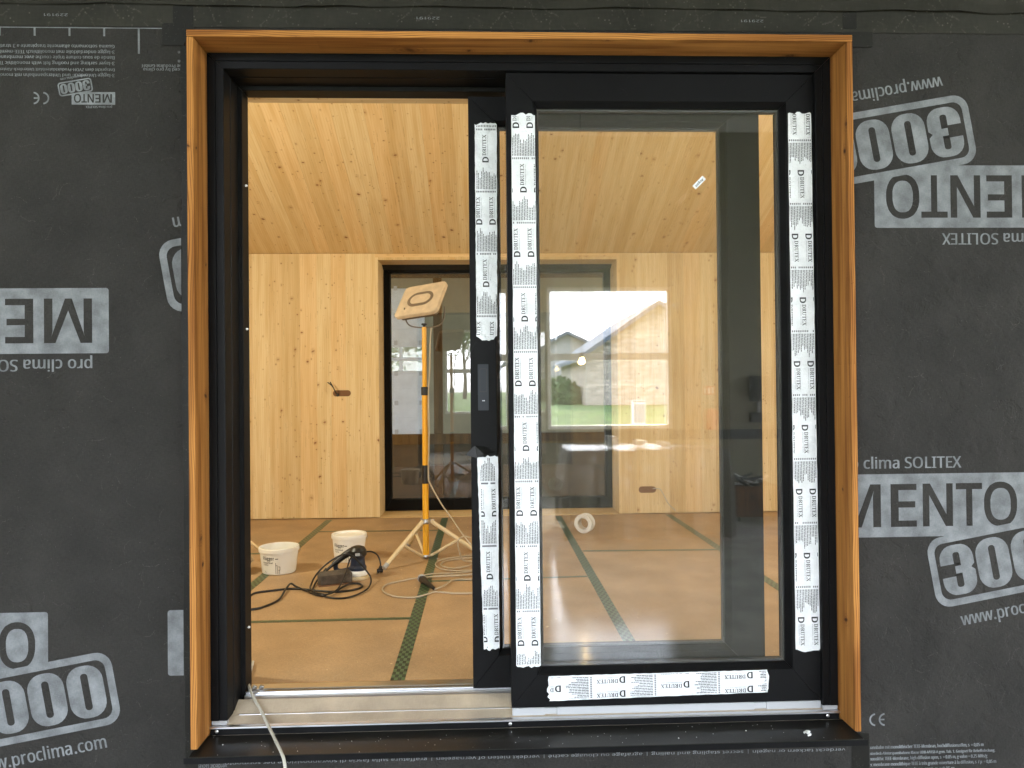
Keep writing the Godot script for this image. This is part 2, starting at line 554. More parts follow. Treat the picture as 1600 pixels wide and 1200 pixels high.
	M.leaf = mat(lin(0.07, 0.12, 0.03), 0.7)
	M.bark = mat(lin(0.10, 0.07, 0.05), 0.9)
	M.pane_dark = mat(lin(0.03, 0.04, 0.05), 0.1)

# ================================================================ the scene
func _ready() -> void:
	rng.seed = 4
	var cam := Camera3D.new()
	cam.name = "camera"
	cam.fov = rad_to_deg(2.0 * atan(600.0 / 1150.0))
	cam.near = 0.05
	cam.far = 400.0
	cam.position = V(0, 1.0, 2.32)
	cam.basis = Basis(Vector3.UP, deg_to_rad(-2.09)) * Basis(Vector3.RIGHT, deg_to_rad(0.45)) * Basis(V(0, 0, 1), deg_to_rad(-0.54))
	add_child(cam)
	cam.current = true

	var env := Environment.new()
	env.background_mode = Environment.BG_SKY
	var sky := Sky.new()
	var sm := ProceduralSkyMaterial.new()
	sm.sky_top_color = Color(0.80, 0.86, 0.94)
	sm.sky_horizon_color = Color(0.96, 0.97, 0.98)
	sm.sky_curve = 0.2
	sm.ground_horizon_color = Color(0.5, 0.5, 0.48)
	sm.ground_bottom_color = Color(0.3, 0.3, 0.28)
	sm.sky_energy_multiplier = 1.0
	sm.sun_angle_max = 6.0
	sky.sky_material = sm
	env.sky = sky
	env.tonemap_mode = Environment.TONE_MAPPER_LINEAR
	env.tonemap_exposure = 15.5
	env.sdfgi_enabled = true
	env.ssao_enabled = true
	env.ssil_enabled = true
	var we := WorldEnvironment.new()
	we.name = "world_environment"
	we.environment = env
	add_child(we)
	# low sun behind thin cloud, beyond the hall window at the photographer's back
	var sun := DirectionalLight3D.new()
	sun.name = "sun"
	sun.light_energy = 0.3
	sun.light_angular_distance = 10.0
	sun.light_color = Color(1.0, 0.93, 0.8)
	sun.shadow_enabled = true
	add_child(sun)
	sun.look_at_from_position(V(0.35, 0.65, 1.0) * 50.0, Vector3.ZERO)

	make_materials()
	build_house()
	build_door()
	build_room_setting()
	build_hall()
	build_outside()
	build_room_things()
	build_hall_things()

# ---------------------------------------------------------------- the timber house
func planks(parent: Node, x0: float, x1: float, make: Callable, wmin := 0.105, wmax := 0.135) -> void:
	var x := x0
	while x < x1 - 0.001:
		var w := rng.randf_range(wmin, wmax)
		if x1 - x - w < 0.06: w = x1 - x
		make.call(x, x + w)
		x += w

func build_house() -> void:
	var fw := thing("membrane_wall", V(0, 0, 0), "dark grey printed roofing membrane wall round the sliding door", "wall")
	# core behind the membrane (timber), in four pieces round the opening
	var st := new_st()
	box(st, V(-3.2, HALL, -0.33), V(-0.897, 3.7, -0.004), 0.0)
	box(st, V(1.160, HALL, -0.33), V(3.4, 3.7, -0.004), 0.0)
	box(st, V(-0.897, 2.104, -0.33), V(1.160, 3.7, -0.004), 0.0)
	box(st, V(-0.897, HALL, -0.33), V(1.160, -0.11, -0.004), 0.0)
	put("timber_core", st, M.spruce1, fw)
	st = new_st()
	box(st, V(-3.2, HALL, -0.003), V(-0.897, 3.7, 0.0), 0.0)
	box(st, V(1.160, HALL, -0.003), V(3.4, 3.7, 0.0), 0.0)
	box(st, V(-0.897, 2.104, -0.003), V(1.160, 3.7, 0.0), 0.0)
	box(st, V(-0.897, HALL, -0.003), V(1.160, -0.11, 0.0), 0.0)
	put("membrane", st, M.membrane, fw)
	# inside lining of the lintel
	boxed("lintel_lining", V(-0.895, 2.030, -0.325), V(1.158, 2.102, -0.236), M.spruce0, fw, 0.002)
	# the taped overlap along the top and the creased edge of the next sheet
	st = new_st()
	var lower := PackedVector2Array()
	for k in 61:
		var x := -1.9 + 4.0 * k / 60.0
		lower.append(Vector2(x, 2.139 - 0.0005 * k / 60.0 + rng.randf_range(-0.0006, 0.0006)))
	lower.append(Vector2(2.1, 2.26)); lower.append(Vector2(-1.9, 2.26))
	prism(st, lower, 0.0005, 0.003)
	put("overlap_tape", st, M.membrane_tape, fw)
	st = new_st()
	var wavy := FastNoiseLite.new()
	wavy.seed = 12; wavy.frequency = 1.6
	var edge := []
	for k in 161:
		var x2 := -2.4 + 5.2 * k / 160.0
		edge.append(V(x2, 2.206 + 0.010 * wavy.get_noise_2d(x2, 0.0) + 0.003 * wavy.get_noise_2d(x2 * 9.0, 3.0), 0.011 + 0.008 * wavy.get_noise_2d(x2 * 2.5, 7.0)))
	for k in 160:
		var a: Vector3 = edge[k]; var b: Vector3 = edge[k + 1]
		quad(st, a, b, b + V(0, 0.03, -0.003), a + V(0, 0.03, -0.003), V(0, 0, 1))
		quad(st, a + V(0, 0.03, -0.003), b + V(0, 0.03, -0.003), V(b.x, 2.5, 0.006), V(a.x, 2.5, 0.006), V(0, 0, 1))
		quad(st, a, b, V(b.x, b.y + 0.004, 0.003), V(a.x, a.y + 0.004, 0.003), V(0, -1, 0))
	put("membrane_flap", st, M.membrane_tape, fw)
	# dark patches of tape at the upper corners and down the edges of the surround
	for p in [[-0.993, 2.080, -0.925, 2.150, 0.0042], [-0.960, 2.090, -0.897, 2.205, 0.0036], [1.160, 2.150, 1.205, 2.205, 0.0042], [1.160, 2.091, 1.256, 2.141, 0.0034], [1.160, 2.030, 1.190, 2.089, 0.0030]]:
		st = new_st()
		prism(st, rounded(p[0], p[1], p[2], p[3], 0.003, 2), 0.001, p[4])
		put("tape_patch", st, M.membrane_patch, fw)
	for e in [[-0.937, -0.897], [1.160, 1.176]]:
		st = new_st()
		var ed := PackedVector2Array()
		for k in 31: ed.append(Vector2(e[0] + rng.randf_range(-0.0025, 0.0025) if e[0] < 0.0 else e[1] + rng.randf_range(-0.0025, 0.0025), -0.13 + 2.21 * k / 30.0))
		var inner: float = e[1] if e[0] < 0.0 else e[0]
		ed.append(Vector2(inner, 2.08)); ed.append(Vector2(inner, -0.13))
		prism(st, ed, 0.0005, 0.0022)
		put("edge_tape", st, M.membrane_patch, fw)
	for p in [[1.160, -0.45, 1.215, -0.108, 0.002], [-0.935, -0.45, -0.897, -0.108, 0.002]]:
		st = new_st()
		prism(st, rounded(p[0], p[1], p[2], p[3], 0.002, 2), 0.0005, p[4])
		put("tape_patch", st, M.membrane_patch, fw)
	print_membrane(fw)

	# the oiled larch boards round the door
	var su := thing("wooden_surround", V(0, 0, 0), "oiled orange brown larch board surround standing proud of the membrane", "door surround")
	var q := new_st()
	box(q, V(-0.894, -0.072, -0.20), V(-0.874, 2.0785, 0.068), 0.0012, Transform3D.IDENTITY, 1, Vector2(0.13, 0.2))
	put("side_board", q, M.larch, su)
	q = new_st()
	box(q, V(1.138, -0.071, -0.20), V(1.157, 2.0785, 0.068), 0.0012, Transform3D.IDENTITY, 1, Vector2(0.41, 0.93))
	put("side_board", q, M.larch, su)
	q = new_st()
	box(q, V(-0.894, 2.0795, -0.20), V(1.157, 2.100, 0.068), 0.0012, Transform3D.IDENTITY, 0, Vector2(0.29, 0.51))
	put("top_board", q, M.larch, su)

# ---------------------------------------------------------------- print on the membrane
func logo(ink: SurfaceTool, knock: SurfaceTool, at: Vector2, s: float, turned: bool, clip: Rect2) -> void:
	var t := Transform2D(PI if turned else 0.0, Vector2(s, s), 0.0, at)
	var d := 0.00035
	lay(ink, shape(rounded(0, 0, 338, 100, 4, 3)), t, d, clip)
	for g in [["M", 25, 97], ["E", 113, 155], ["N", 165, 214], ["T", 219, 262], ["O", 265, 319]]:
		var round_: bool = g[0] == "O"
		lay(knock, words(g[0], "sans_medium", g[2] - g[1], 71.0 if round_ else 68.0), t * Transform2D(0.0, Vector2(g[1], 14.5 if round_ else 16.0)), d * 2, clip)
	var r := t * Transform2D(deg_to_rad(10.0), Vector2(187, -116))
	lay(ink, shape(rounded(0, 0, 266, 112, 24)), r, d * 3, clip)
	lay(knock, shape(rounded(11, 11, 255, 101, 15)), r, d * 4, clip)
	for k in 4:
		var dg := r * Transform2D(0.0, Vector2(17 + 59.0 * k, 16))
		if k == 0:
			lay(ink, shape(rounded(0, 0, 55, 80, 22)), dg, d * 5, clip)
			lay(knock, shape(rounded(22, 12, 33, 34, 4, 3)), dg, d * 6, clip)
			lay(knock, shape(rounded(22, 47, 33, 68, 4, 3)), dg, d * 6, clip)
			lay(knock, rect(-2, 30, 23, 50), dg, d * 6, clip)
			lay(knock, rect(22, 30, 33, 34), dg, d * 6, clip)
			lay(knock, rect(22, 46, 33, 50), dg, d * 6, clip)
			lay(knock, PackedVector2Array([Vector2(57, 34), Vector2(57, 48), Vector2(49, 41)]), dg, d * 6, clip)
		else:
			lay(ink, shape(rounded(0, 0, 55, 80, 24)), dg, d * 5, clip)
			lay(knock, shape(rounded(22, 12, 33, 68, 5, 4)), dg, d * 6, clip)
	for k in 2:
		lay(ink, words("www.proclima.com", "sans", 202, 27), t * Transform2D(deg_to_rad(10.0), Vector2(227 + 0.9 * k, -149)), d * (1.0 + 0.4 * k), clip)
		lay(ink, words("pro clima SOLITEX", "sans", 203, 25), t * Transform2D(0.0, Vector2(25 + 0.9 * k, 103)), d * (1.0 + 0.4 * k), clip)

func ce_mark(st: SurfaceTool, at: Vector2, h: float, turned: bool, clip: Rect2) -> void:
	var t := Transform2D(PI if turned else 0.0, Vector2(h, h), 0.0, at)
	for cx in [0.5, 1.25]:
		for k in 14:
			var a0 := deg_to_rad(95.0 + 170.0 * k / 14.0)
			var a1 := deg_to_rad(95.0 + 170.0 * (k + 1) / 14.0)
			var o := Vector2(cx, 0.5)
			var p0 := o + Vector2.from_angle(a0) * 0.5; var p1 := o + Vector2.from_angle(a1) * 0.5
			var q0 := o + Vector2.from_angle(a0) * 0.37; var q1 := o + Vector2.from_angle(a1) * 0.37
			lay(st, PackedVector2Array([p0, p1, q1, p0, q1, q0]), t, 0.0004, clip)
	lay(st, rect(0.85, 0.44, 1.2, 0.56), t, 0.0004, clip)

func print_membrane(fw: Node) -> void:
	var left := Rect2(-2.2, -0.49, 2.2 - 0.940, 2.6)
	var right := Rect2(1.178, -0.49, 1.3, 2.6)
	var s := 0.00202
	for l in [[Vector2(-1.162, 1.327), true, left], [Vector2(-0.108, 1.327), true, left], [Vector2(-2.033, 0.128), false, left], [Vector2(-0.988, 0.126), false, left], [Vector2(1.940, 1.712), true, right], [Vector2(1.069, 0.516), false, right]]:
		var ink := new_st(); var knock := new_st()
		logo(ink, knock, l[0], s, l[1], l[2])
		var pl := put("printed_logo", ink, M.ink, fw)
		put("cut_out_lettering", knock, M.membrane, pl)
	var ink2 := new_st(); var knock2 := new_st()
	logo(ink2, knock2, Vector2(-1.139, 1.935), 0.000392, true, left)
	put("cut_out_lettering", knock2, M.membrane, put("printed_logo", ink2, M.ink, fw))
	var st := new_st()
	ce_mark(st, Vector2(-1.339, 1.935), 0.039, true, left)
	put("printed_mark", st, M.ink, fw)
	st = new_st()
	ce_mark(st, Vector2(1.218, -0.087), 0.041, false, right)
	put("printed_mark", st, M.ink, fw)
	# ruler
	st = new_st()
	var all := Rect2(-3, -1, 6, 5)
	lay(st, rect(-2.0, 2.1335, -0.995, 2.1363), Transform2D.IDENTITY, 0.0004, all)
	for k in 9:
		var x := -1.066 - 0.1055 * k
		lay(st, rect(x - 0.003, 2.055 if k % 5 == 0 else 2.109, x + 0.003, 2.1335), Transform2D.IDENTITY, 0.0004, all)
	put("printed_ruler", st, M.ink, fw)
	# paragraphs, upside down on the upper left
	st = new_st()
	var lines := ["3-lagige Unterdeck- und Unterspannbahn mit monolithischer TEEE-Membran, hochdiffusionsoffen", "Entspricht dem ZVDH-Produktdatenblatt Unterdeck-/Unterspannbahnen Klasse UDB-A", "3-layer sarking and roofing felt with monolithic TEEE-Membrane, high diffusion open", "Bande de sous-toiture triple couche avec membrane monolithique TEEE", "3-lagige onderdakfolie met monolithisch TEEE-membraan, zeer damp-open", "Guaina sottomanto altamente traspirante a 3 strati con membrana monolitica TEEE"]
	var ys := [1.991, 2.0075, 2.0285, 2.0465, 2.0635, 2.0815]
	for k in 6:
		var small: float = 0.0098 if k == 1 else 0.0115
		for j in 2: lay(st, words(lines[k], "sans", lines[k].length() * (0.0066 if k == 1 else 0.0072), small * 1.25), Transform2D(PI, Vector2(-1.140 - 0.0005 * j, ys[k] + 0.004)), 0.0004 + 0.0002 * j, left)
	var lines2 := ["produced by pro clima", "Moll bauökologische Produkte GmbH", "68723 Schwetzingen", "Tel +49 62 02", "info@proclima.com"]
	var ends := [-1.052, -1.056, -0.946, -0.936, -0.946]
	var y2 := [2.008, 2.0195, 2.034, 2.047, 2.062]
	for k in 5:
		var w: float = lines2[k].length() * 0.0072
		for j in 2: lay(st, words(lines2[k], "sans", w, 0.0135), Transform2D(PI, Vector2(ends[k] + w - 0.0005 * j, y2[k] + 0.006)), 0.0004 + 0.0002 * j, left)
	put("printed_paragraph", st, M.ink, fw)
	# paragraph on the lower right
	st = new_st()
	var lines3 := ["nspannbahn mit monolithischer TEEE-Membran, hochdiffusionsoffen, s  = 0,05 m", "r Unterdeck-/Unterspannbahnen Klasse UDB-A/USB-A gem. Tab. 1. Geeignet für Behelfsdeckung.", "h monolithic TEEE-Membrane, high diffusion open, s  = 0.05 m, g-value = 0.25 MNs/g", "avec membrane monolithique TEEE à très grande ouverture à la diffusion, s  / µ  = 0,05 m", "isch TEEE-membraan, zeer damp-open, µ  = 0,05 m", "membrana monolitica monolitico TEEE, s  = 0,05 m"]
	var r_ends := [1.590, 1.628, 1.602, 1.631, 1.493, 1.535]
	for k in 6:
		var w3: float = r_ends[k] - 1.205
		for j in 3: lay(st, words(lines3[k], "sans", w3, 0.0145 if k != 1 else 0.0125), Transform2D(0.0, Vector2(1.205 + 0.0006 * j, -0.163 - 0.0182 * k)), 0.0004 + 0.0002 * j, Rect2(1.219, -0.49, 1.2, 1.0))
	put("printed_paragraph", st, M.ink, fw)
	# the line under the sill, upside down
	st = new_st()
	var run := "verdeckt tackern or nageln | secret stapling and nailing | agrafage ou clouage caché | verdekt nieten of vernagelen | graffatura sulla fascia di sovrapposizione per sormonto"
	lay(st, words(run, "sans", 1.955, 0.0130), Transform2D(PI - 0.0048, Vector2(1.139, -0.1515)), 0.0004, all)
	lay(st, words("verdeckt tackern o", "sans", 0.108, 0.0145), Transform2D(PI, Vector2(-0.810, -0.150)), 0.0004, all)
	put("printed_line", st, M.ink, fw)
	st = new_st()
	for x in [-1.280, -0.133, 0.901]:
		lay(st, words("229191", "mono", 0.072, 0.008), Transform2D(PI, Vector2(x, 2.177)), 0.0036, all)
	put("printed_number", st, M.ink, fw)

# ---------------------------------------------------------------- the sliding door
func pane(parent: Node, x0: float, x1: float, y0: float, y1: float, z: float) -> MeshInstance3D:
	var st := new_st()
	box(st, V(x0, y0, z - 0.002), V(x1, y1, z + 0.002), 0.0)
	return put("glass_pane", st, M.glass, parent)

func tape(parent: Node, at: Vector3, length: float, w0: float, w1: float, turn: float, phase: float, seed_: int, ends: Array, label: String) -> void:
	# local: u along the tape (x), v across (y); turn about z; wavy torn edges
	var r2 := RandomNumberGenerator.new()
	r2.seed = seed_
	var n := 46
	var lo := PackedVector2Array(); var hi := PackedVector2Array()
	for k in n + 1:
		var u := length * k / n
		var w := lerpf(w0, w1, float(k) / n)
		lo.append(Vector2(u, -w / 2 + r2.randf_range(-0.0007, 0.0007)))
		hi.append(Vector2(u, w / 2 + r2.randf_range(-0.0007, 0.0007)))
	var poly := PackedVector2Array()
	poly.append_array(lo)
	for k in 9:
		var f := (k + 0.5) / 9.0
		poly.append(Vector2(length + ends[1] * sin(f * PI) + r2.randf_range(-0.0045, 0.003), lerpf(lo[n].y, hi[n].y, f)))
	hi.reverse()
	poly.append_array(hi)
	for k in 9:
		var f2 := (k + 0.5) / 9.0
		poly.append(Vector2(-ends[0] * sin(f2 * PI) + r2.randf_range(-0.003, 0.0045), lerpf(hi[n].y, lo[0].y, f2)))
	var xf := Transform3D(Basis(V(0, 0, 1), turn), at)
	var st := new_st()
	prism(st, poly, 0.0, 0.0009, xf)
	var t := put("protective_tape", st, M.tape, parent)
	t.set_meta("label", label)
	var black := new_st(); var grey := new_st()
	var period := 0.209
	var wmin := minf(w0, w1) - 0.002
	var clip := Rect2(0.003, -wmin / 2, length - 0.006, wmin)
	var d := 0.0013
	for k in range(-1, int(length / period) + 2):
		var u0 := k * period + phase
		for j in 12:
			var v := -wmin / 2 + 0.003 + (wmin - 0.006) * j / 11.0
			if r2.randf() < 0.93: lay(grey, rect(-0.003, -0.0019, 0.003, 0.0019), Transform2D(0.0, Vector2(u0, v)), d, clip, xf)
		var shift := 0.0 if posmod(k, 2) == 0 else 0.0225
		for c in [-1, 0, 1]:
			var v0: float = c * 0.045 + shift - 0.0225
			lay(black, words("D", "sans_bold", 0.019, 0.0215), Transform2D(0.0, Vector2(u0 + 0.098, v0 - 0.0095)), d, clip, xf)
			lay(black, words("DRUTEX", "serif_bold", 0.070, 0.0125), Transform2D(0.0, Vector2(u0 + 0.121, v0 - 0.001)), d, clip, xf)
			lay(grey, words("ENGINEERED FOR YOU", "sans", 0.066, 0.0032), Transform2D(0.0, Vector2(u0 + 0.122, v0 - 0.0075)), d, clip, xf)
		for j in 15:
			var v2 := -0.0375 + 0.0052 * j
			var ragged := 0.052 + 0.026 * absf(sin((v2 + shift) * 70.0)) + r2.randf_range(-0.012, 0.010)
			var u := 0.008
			while u < ragged:
				var seg := r2.randf_range(0.004, 0.013)
				lay(black, rect(u, -0.0012, minf(u + seg, ragged), 0.0012), Transform2D(0.0, Vector2(u0, v2)), d, clip, xf)
				u += seg + 0.0012
	put("printed_lettering", black, M.print_black, t)
	put("printed_dashes", grey, M.print_grey, t)

func build_door() -> void:
	# outer frame and threshold
	var fr := thing("door_frame", V(0, 0, 0), "black frame of the sliding door set inside the larch boards", "door frame")
	var prof := [Vector2(0, -0.040), Vector2(0.024, -0.040), Vector2(0.026, -0.043), Vector2(0.028, -0.040), Vector2(0.049, -0.040), Vector2(0.051, -0.042), Vector2(0.051, -0.100), Vector2(0.053, -0.102), Vector2(0.053, -0.168), Vector2(0.066, -0.170), Vector2(0.067, -0.172), Vector2(0.067, -0.232), Vector2(0, -0.232)]
	mitre_frame(fr, ["jamb", "jamb", "head", ""], -0.873, 1.137, -0.035, 2.079, prof, M.frame, [1, 1, 1, 0])
	# fine cover strip on the inside edge of the left jamb, with white clips
	for y in [1.70, 1.214, 0.208]:
		var st0 := new_st()
		lathe(st0, [Vector2(0.0, 0.007), Vector2(0.003, 0.0062), Vector2(0.0042, 0.003), Vector2(0.0042, 0.0)], 12, Transform3D(Basis(V(0, 0, 1), -PI / 2), V(-0.806, y, -0.200)))
		put("clip", st0, M.white_paint, fr)
	# threshold
	var th := thing("door_threshold", V(0, 0, 0), "beige grey door threshold with bright aluminium rails under the sashes", "threshold")
	var st := new_st()
	var zs := [[-0.040, -0.052], [-0.084, -0.037], [-0.086, -0.037], [-0.140, -0.010], [-0.142, -0.016], [-0.150, -0.016]]
	for k in zs.size() - 1:
		quad(st, V(-0.873, zs[k][1], zs[k][0]), V(1.137, zs[k][1], zs[k][0]), V(1.137, zs[k + 1][1], zs[k + 1][0]), V(-0.873, zs[k + 1][1], zs[k + 1][0]), V(0, 1, 0.3))
	box(st, V(-0.873, -0.108, -0.235), V(1.137, -0.055, -0.042), 0.001)
	put("sill_board", st, M.threshold, th)
	boxed("front_lip", V(-0.874, -0.056, -0.046), V(1.138, -0.0495, -0.028), M.alu, th, 0.0015)
	boxed("middle_rail", V(-0.80, -0.0405, -0.0885), V(0.074, -0.0345, -0.0835), M.alu, th, 0.001)
	st = new_st()
	box(st, V(-0.806, -0.054, -0.178), V(1.072, -0.003, -0.152), 0.002)
	put("track_base", st, M.alu, th)
	boxed("track_rail", V(-0.806, -0.003, -0.174), V(1.072, 0.004, -0.166), M.alu, th, 0.002)
	boxed("track_rail", V(-0.806, -0.054, -0.234), V(1.072, 0.0035, -0.190), M.alu, th, 0.002)
	boxed("kick_strip", V(-0.874, -0.0785, -0.052), V(1.138, -0.0565, -0.036), M.frame, th, 0.001)
	for x in [-0.854, 0.07, 1.101]:
		st = new_st()
		lathe(st, [Vector2(0.0, 0.003), Vector2(0.003, 0.0026), Vector2(0.0055, 0.001), Vector2(0.006, 0.0)], 14, Transform3D(Basis(Vector3.RIGHT, PI / 2), V(x, -0.066, -0.036)))
		put("screw", st, M.steel, th)
	for e in [[-0.871, -0.824], [1.088, 1.135]]:
		boxed("end_cap", V(e[0], -0.0485, -0.060), V(e[1], -0.0355, -0.0395), M.grey_plastic, th, 0.001)
	for e in [[0.078, 0.182], [0.222, 0.866], [0.906, 1.086]]:
		boxed("support_strip", V(e[0], -0.049, -0.075), V(e[1], -0.0245, -0.053), M.grey_plastic, th, 0.001)
	for e in [[0.182, 0.222], [0.866, 0.906]]:
		boxed("drain_cover", V(e[0], -0.046, -0.075), V(e[1], -0.0265, -0.055), M.grey_plastic, th, 0.001)
	for x in [-0.785, -0.762]:
		st = new_st()
		box(st, V(-0.007, 0, -0.004), V(0.007, 0.014, 0.004), 0.001, Transform3D(Basis(V(0, 0, 1), -0.5) * Basis(Vector3.UP, 0.4), V(x, 0.0045, -0.185)))
		put("spring_clip", st, M.steel, th)
	# sill flashing
	var fl := thing("sill_flashing", V(0, 0, 0), "black dusty sill flashing with a thin folded lip below the door", "flashing")
	st = new_st()
	prism(st, PackedVector2Array([Vector2(-0.036, -0.0795), Vector2(0.086, -0.0855), Vector2(0.088, -0.088), Vector2(0.088, -0.103), Vector2(0.085, -0.103), Vector2(0.085, -0.090), Vector2(-0.036, -0.108)]), -0.893, 1.156, Transform3D(Basis(V(0, 0, 1), V(0, 1, 0), V(1, 0, 0)), Vector3.ZERO))
	put("sheet", st, M.flashing, fl)
	st = new_st()
	prism(st, PackedVector2Array([Vector2(0.0885, -0.0865), Vector2(0.0885, -0.104), Vector2(0.0895, -0.104), Vector2(0.0895, -0.0865)]), -0.906, 1.166, Transform3D(Basis(V(0, 0, 1), V(0, 1, 0), V(1, 0, 0)), Vector3.ZERO))
	put("front_lip", st, M.frame, fl)

	# fixed leaf, on the right, outside
	var fx := thing("fixed_sash", V(0, 0, 0), "black fixed door leaf with taped edges and reflecting double glazing", "door leaf")
	var sp := [Vector2(0, -0.055), Vector2(0.0855, -0.055), Vector2(0.0875, -0.057), Vector2(0.0885, -0.061), Vector2(0.099, -0.078), Vector2(0.100, -0.081), Vector2(0.100, -0.130), Vector2(0, -0.130)]
	mitre_frame(fx, ["stile", "stile", "rail", "rail"], 0.076, 1.086, -0.0235, 2.027, sp, M.frame, [1, 1.05, 1.05, 1.2])
	pane(fx, 0.172, 0.986, 0.092, 1.926, -0.086)
	pane(fx, 0.172, 0.986, 0.092, 1.926, -0.106)
	mitre_frame(fx, ["spacer", "spacer", "spacer", "spacer"], 0.174, 0.984, 0.094, 1.924, [Vector2(0, -0.0885), Vector2(0.009, -0.0885), Vector2(0.009, -0.1035), Vector2(0, -0.1035)], M.spacer)
	# gas sticker on the glass
	st = new_st()
	var sx := Transform3D(Basis(V(0, 0, 1), deg_to_rad(45.0)), V(0.713, 1.679, -0.0838))
	prism(st, rounded(-0.024, -0.008, 0.024, 0.008, 0.001, 2), 0.0, 0.0004, sx)
	var stick := put("sticker", st, M.tape, fx)
	st = new_st()
	lay(st, words("Argon", "sans_bold", 0.034, 0.011), Transform2D(PI, Vector2(0.017, 0.0055)), 0.0008, Rect2(-0.1, -0.1, 0.2, 0.2), sx)
	put("printed_lettering", st, M.print_black, stick)

	# sliding leaf, pushed behind the fixed one
	var sl := thing("sliding_sash", V(0, 0, 0), "black sliding door leaf half open behind the fixed leaf", "door leaf")
	var sp2 := [Vector2(0, -0.145), Vector2(0.0865, -0.145), Vector2(0.0885, -0.147), Vector2(0.0895, -0.151), Vector2(0.099, -0.166), Vector2(0.100, -0.169), Vector2(0.100, -0.214), Vector2(0, -0.214)]
	mitre_frame(sl, ["stile", "stile", "rail", "rail"], -0.049, 0.938, 0.006, 1.985, sp2, M.frame, [1, 1.27, 0.92, 1.22])
	pane(sl, 0.047, 0.815, 0.124, 1.896, -0.174)
	pane(sl, 0.047, 0.815, 0.124, 1.896, -0.194)
	mitre_frame(sl, ["spacer", "spacer", "spacer", "spacer"], 0.049, 0.813, 0.126, 1.894, [Vector2(0, -0.1765), Vector2(0.008, -0.1765), Vector2(0.008, -0.1915), Vector2(0, -0.1915)], M.spacer)
	# recessed pull handle
	st = new_st()
	prism(st, rounded(-0.0245, 0.932, 0.0115, 1.0865, 0.0015, 2), -0.1452, -0.1425)
	var hp := put("handle_plate", st, M.handle, sl)
	st = new_st()
	prism(st, rounded(-0.0185, 0.9935, 0.0060, 1.072, 0.005, 5), -0.1425, -0.1415)
	put("recess_rim", st, M.black_plastic, hp)
	st = new_st()
	prism(st, rounded(-0.0168, 0.9955, 0.0043, 1.070, 0.004, 5), -0.1416, -0.1411)
	put("recess_cup", st, M.handle, hp)
	boxed("lock_cover", V(-0.0235, 0.9335, -0.1426), V(0.0105, 0.9845, -0.1417), M.handle, hp, 0.0004)
	st = new_st()
	for o in [-0.0100, -0.0055]: prism(st, rounded(o, 0.9625, o + 0.004, 0.9665, 0.0015, 3), -0.1418, -0.1413)
	put("printed_mark", st, M.grey_plastic, hp)
	# tapes
	var up := PI / 2
	tape(fx, V(0.1315, 0.112, -0.0545), 1.777, 0.079, 0.077, up + 0.0005, -0.035, 101, [0.006, 0.006], "long white protective tape printed DRUTEX up the left stile")
	tape(fx, V(1.0395, 1.899, -0.0545), 1.755, 0.077, 0.081, -up + 0.0035, -0.120, 102, [0.002, 0.008], "white protective tape printed DRUTEX running down the right stile")
	tape(fx, V(0.910, 0.0435, -0.0545), 0.713, 0.072, 0.080, PI + 0.011, -0.050, 103, [0.004, 0.006], "white protective tape printed DRUTEX upside down along the bottom rail")
	tape(sl, V(0.007, 1.180, -0.1445), 0.712, 0.069, 0.074, up - 0.004, -0.142, 104, [0.016, 0.006], "curled white protective tape printed DRUTEX above the pull handle")
	tape(sl, V(0.0135, 0.136, -0.1445), 0.640, 0.052, 0.070, up + 0.012, -0.075, 105, [0.004, 0.004], "white protective tape printed DRUTEX below the pull handle")
	# the torn flap of black film at the top of the lower tape
	st = new_st()
	var f0 := [V(-0.068, 0.786, -0.118), V(-0.036, 0.816, -0.130), V(-0.002, 0.812, -0.140), V(0.036, 0.804, -0.1435), V(-0.030, 0.774, -0.128), V(-0.006, 0.786, -0.128), V(0.030, 0.792, -0.1405)]
	for t in [[0, 1, 4], [1, 5, 4], [1, 2, 5], [2, 6, 5], [2, 3, 6]]:
		tri(st, f0[t[0]], f0[t[1]], f0[t[2]], V(0, 0.2, 1))
		tri(st, f0[t[0]] - V(0, 0, 0.0008), f0[t[1]] - V(0, 0, 0.0008), f0[t[2]] - V(0, 0, 0.0008), V(0, 0, -1))
	put("torn_film", st, M.black_film, sl)

